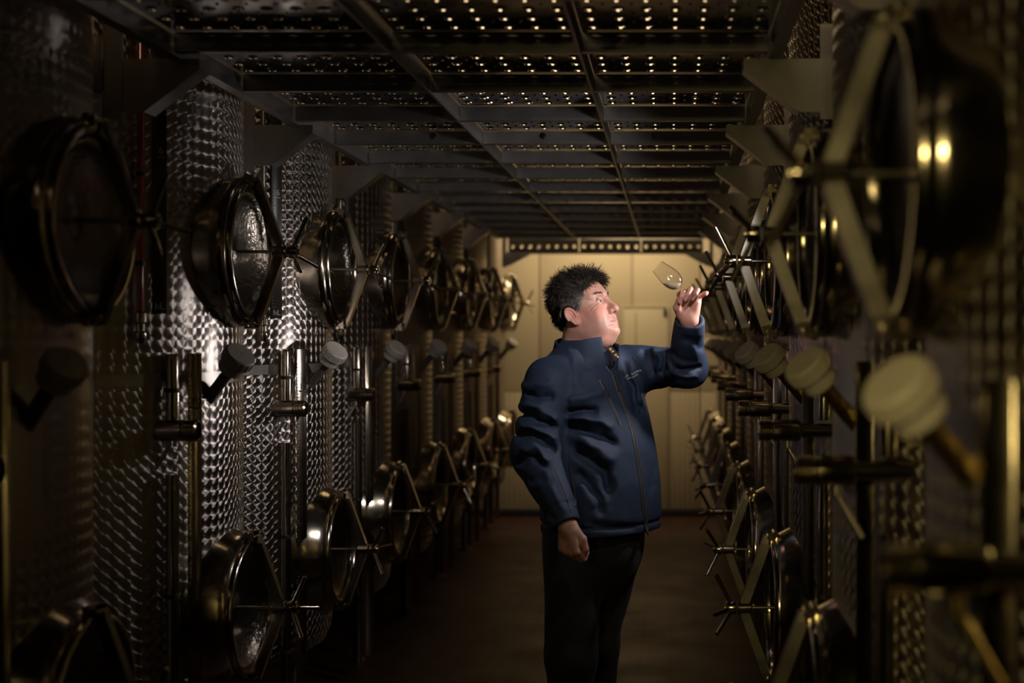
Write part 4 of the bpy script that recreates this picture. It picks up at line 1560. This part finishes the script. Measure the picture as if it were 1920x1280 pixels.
def build_hair():
    g = 0.003
    V, F = polygonise(hair_cap, axis_pts([(-0.15, 0.13, g)]), axis_pts([(-0.11, 0.11, g)]), axis_pts([(-0.12, 0.16, g)]))
    verts, faces = [V], [F]
    nv = len(V)
    # locks
    N = 15000
    u = rng.normal(size=(N, 3))
    u /= np.linalg.norm(u, axis=1)[:, None]
    c = np.array([-0.006, 0, 0.035])
    lo, hi = np.full(N, 0.03), np.full(N, 0.17)
    for _ in range(16):
        mid = (lo + hi) / 2
        s = face_sdf((c + u * mid[:, None]).astype(np.float32))
        lo = np.where(s < 0, mid, lo)
        hi = np.where(s < 0, hi, mid)
    R = c + u * lo[:, None]
    x, y, z = R.T
    ok = (x < xl_of(z)) & (z > -0.098) & ~((np.abs(x + 0.010) < 0.027) & (z < 0.026) & (z > -0.048) & (np.abs(y) > 0.05))
    R, u = R[ok], u[ok]
    band = (xl_of(R[:, 2]) - R[:, 0] < 0.024) | (np.hypot(R[:, 0] + 0.012, R[:, 2] + 0.010) < 0.052)   # denser along the hairline and round the ear
    for _ in range(3):
        jit = rng.normal(size=(band.sum(), 3)) * 0.0022
        R = np.concatenate([R, R[:len(band)][band] + jit])
        u = np.concatenate([u, u[:len(band)][band]])
    seg = 7
    tv, tf, cols = [], [], []
    for i in range(len(R)):
        r, n = R[i], u[i]
        top = float(np.clip((r[2] - 0.045) / 0.06, 0, 1))
        front = float(np.clip((r[0] - 0.02) / 0.05, 0, 1)) * top
        back = float(np.clip((-r[0] - 0.03) / 0.06, 0, 1))
        edge = float(np.clip((xl_of(r[2]) - r[0]) / 0.03, 0, 1))
        fine = i % 3 != 0                                    # two thirds thin strands, one third thick locks
        L = (0.019 + 0.008 * top + 0.016 * front) * rng.uniform(0.55, 1.25)
        flow = np.array([-0.45, 0, -0.85]) * (1 - top) + np.array([-0.30 + 1.5 * front, 0.0, 0.12]) * top
        ra = rng.normal(size=3)
        ra -= n * (ra @ n)
        clump = np.array([math.sin(r[0] * 170 + r[2] * 90), math.sin(r[1] * 150 + r[0] * 60 + 1.0), math.sin(r[2] * 160 + r[1] * 80 + 2.0)])
        dirv = flow - n * (flow @ n) * 0.8 + ra * (0.30 + 0.25 * top) + clump * 0.45 + n * (0.02 + 0.20 * top + 0.20 * front)
        dirv /= np.linalg.norm(dirv)
        a = np.cross(dirv, n + rng.normal(size=3) * 0.3)
        a /= np.linalg.norm(a)
        b = np.cross(dirv, a)
        rad = rng.uniform(0.0004, 0.0008) if fine else rng.uniform(0.0008, 0.0018)
        amp, phs, trn = rng.uniform(0.14, 0.32) * L, rng.uniform(0, 6.28), rng.uniform(3.0, 5.5)
        p = r + n * (0.002 + 0.005 * edge + rng.uniform(0, 0.004) * top) + np.array([0.010 * (1 - edge) * (1 - front), 0, 0])
        k0 = nv + len(tv)
        for s_ in range(seg):
            f_ = s_ / (seg - 1)
            rr = rad * (1 - f_) ** 0.6 + 0.00012
            pt = p + dirv * (L * f_) + (a * math.sin(phs + trn * f_) + b * math.cos(phs + trn * f_)) * (amp * f_) + n * (0.14 * L * f_ * f_ * top)
            for q in range(3):
                th = 2 * PI * q / 3
                tv.append(pt + (a * math.cos(th) + b * math.sin(th)) * rr)
        for s_ in range(seg - 1):
            for q in range(3):
                q2 = (q + 1) % 3
                tf.append((k0 + s_ * 3 + q, k0 + s_ * 3 + q2, k0 + (s_ + 1) * 3 + q2, k0 + (s_ + 1) * 3 + q))
        g_ = math.exp(-((r[0] - 0.020) / 0.034) ** 2 - ((r[2] - 0.022) / 0.040) ** 2)
        g_ = min(1.0, g_ * 1.1 + 0.06) * (1 if rng.uniform() < 0.55 + 0.3 * g_ else 0.2)
        cc = np.array([0.026, 0.018, 0.012]) * (1 - g_) + np.array([0.26, 0.235, 0.21]) * g_
        cols += [cc] * (seg * 3)
    allv = np.concatenate([V, np.array(tv)])
    allf = np.concatenate([F, np.array(tf)])
    W = (H0 + (allv * HS) @ HR.T) - ORG
    me = np_mesh(W, allf, 'hair')
    gcap = np.exp(-((V[:, 0] - 0.020) / 0.030) ** 2 - ((V[:, 2] - 0.022) / 0.04) ** 2)[:, None]
    cc = np.array([0.016, 0.011, 0.008]) * (1 - 0.5 * gcap) + np.array([0.09, 0.08, 0.07]) * 0.5 * gcap
    set_color(me, np.concatenate([cc, np.array(cols)]))
    o = obj('hair', me, M['hair'], person)
    o['label'] = 'tousled dark hair greying at the temple'
    # eyebrows
    for sy in (-1, 1):
        tv, tf = [], []
        for i in range(90):
            f_ = rng.uniform()
            r = np.array([0.0985 - 0.018 * f_ ** 1.6, sy * (0.014 + 0.036 * f_), 0.0290 + 0.006 * math.sin(f_ * 2.4) + rng.normal() * 0.0016])
            s = face_sdf(np.array([[r[0] + t, r[1], r[2]] for t in np.linspace(-0.03, 0.012, 60)], np.float32))
            inside = np.nonzero(s < 0)[0]
            if len(inside): r[0] = r[0] + np.linspace(-0.03, 0.012, 60)[inside[-1]]
            dv = np.array([0.25, sy * 0.75, 0.25 - 0.5 * f_]) + rng.normal(size=3) * 0.25
            dv /= np.linalg.norm(dv)
            a = np.cross(dv, (0.3, 0.2, 1))
            a /= np.linalg.norm(a)
            b = np.cross(dv, a)
            k0 = len(tv)
            for s_ in range(3):
                rr = 0.00055 * (1 - s_ / 2.2)
                pt = r + dv * 0.0042 * s_
                tv += [pt + (a * math.cos(2 * PI * q / 3) + b * math.sin(2 * PI * q / 3)) * rr for q in range(3)]
            for s_ in range(2):
                for q in range(3):
                    tf.append((k0 + s_ * 3 + q, k0 + s_ * 3 + (q + 1) % 3, k0 + s_ * 3 + 3 + (q + 1) % 3, k0 + s_ * 3 + 3 + q))
        W = (H0 + (np.array(tv) * HS) @ HR.T) - ORG
        me = np_mesh(W, np.array(tf), 'brow')
        set_color(me, np.tile([0.09, 0.062, 0.045], (len(tv), 1)))
        obj('eyebrow', me, M['hair'], person)


build_hair()
gz = Vector(Hf * 0.96 + Hl * (-0.10) + Hu * 0.10).normalized()
for sy in (-1, 1):
    c = Vector(hw(0.0765, sy * 0.0325, 0.006)) - Vector(ORG)
    r = 0.0122 * HS
    e = obj('eye', lathe_mesh([(-r, 0)] + [(-r * math.cos(PI * i / 16), r * math.sin(PI * i / 16)) for i in range(1, 16)] + [(r, 0)], (0, 0, 0), gz, 32, angle=180), M['eye_white'], person, c)
    pr = [(r * math.cos(a) + 0.0002, r * math.sin(a)) for a in [math.radians(q) for q in (28, 20, 12, 5)]] + [(r + 0.0003, 0)]
    obj('iris', lathe_mesh(pr, (0, 0, 0), gz, 24, angle=180), M['iris'], e)

# ------------------------------------------------------------------ wine glass
GY = 4.335
GA = Vector((-0.745, 0.04, 0.665)).normalized()
GB = P(1276, 538, GY)                        # bottom of the bowl
gl = empty('wine_glass', GB - GA * 0.052)
tag(gl, 'small tulip wine glass held tilted with cloudy white wine inside', 'wine glass')
bowl_o = [(0.052, 0.0045), (0.054, 0.009), (0.058, 0.0165), (0.066, 0.0245), (0.078, 0.0300), (0.092, 0.0325), (0.108, 0.0320), (0.128, 0.0285), (0.146, 0.0250), (0.156, 0.0236)]
bowl_i = [(0.156, 0.0228), (0.146, 0.0241), (0.128, 0.0276), (0.108, 0.0311), (0.092, 0.0316), (0.078, 0.0291), (0.066, 0.0235), (0.059, 0.0150), (0.0565, 0.007), (0.056, 0.0)]
obj('bowl', lathe_mesh([(0.052, 0.0)] + bowl_o + bowl_i, (0, 0, 0), GA, 64, angle=70), M['glass'], gl)
obj('stem', lathe_mesh([(0.003, 0.0), (0.003, 0.0075), (0.007, 0.0048), (0.020, 0.0036), (0.042, 0.0036), (0.0515, 0.0046), (0.0515, 0)], (0, 0, 0), GA, 32, angle=70), M['glass'], gl)
obj('foot', lathe_mesh([(0.0, 0.0), (-0.001, 0.027), (0.0, 0.0295), (0.0012, 0.0295), (0.0026, 0.010), (0.0029, 0.0)], (0, 0, 0), GA, 48, angle=70), M['glass'], gl)
bm = bmesh.new()
add_lathe(bm, [(h, max(0.0, r - 0.0006)) for h, r in [(0.1555, 0.0)] + bowl_i[1:-1]] + [(0.0566, 0.0)], (0, 0, 0), GA, 64)
lev = P(1268, 531, GY).z - gl.location.z
bmesh.ops.bisect_plane(bm, geom=bm.verts[:] + bm.edges[:] + bm.faces[:], plane_co=(0, 0, lev), plane_no=(0, 0, 1), clear_outer=True)
bmesh.ops.holes_fill(bm, edges=[e for e in bm.edges if e.is_boundary], sides=0)
obj('wine', bm_mesh(bm, smooth=True, angle=40), M['white_wine'], gl)
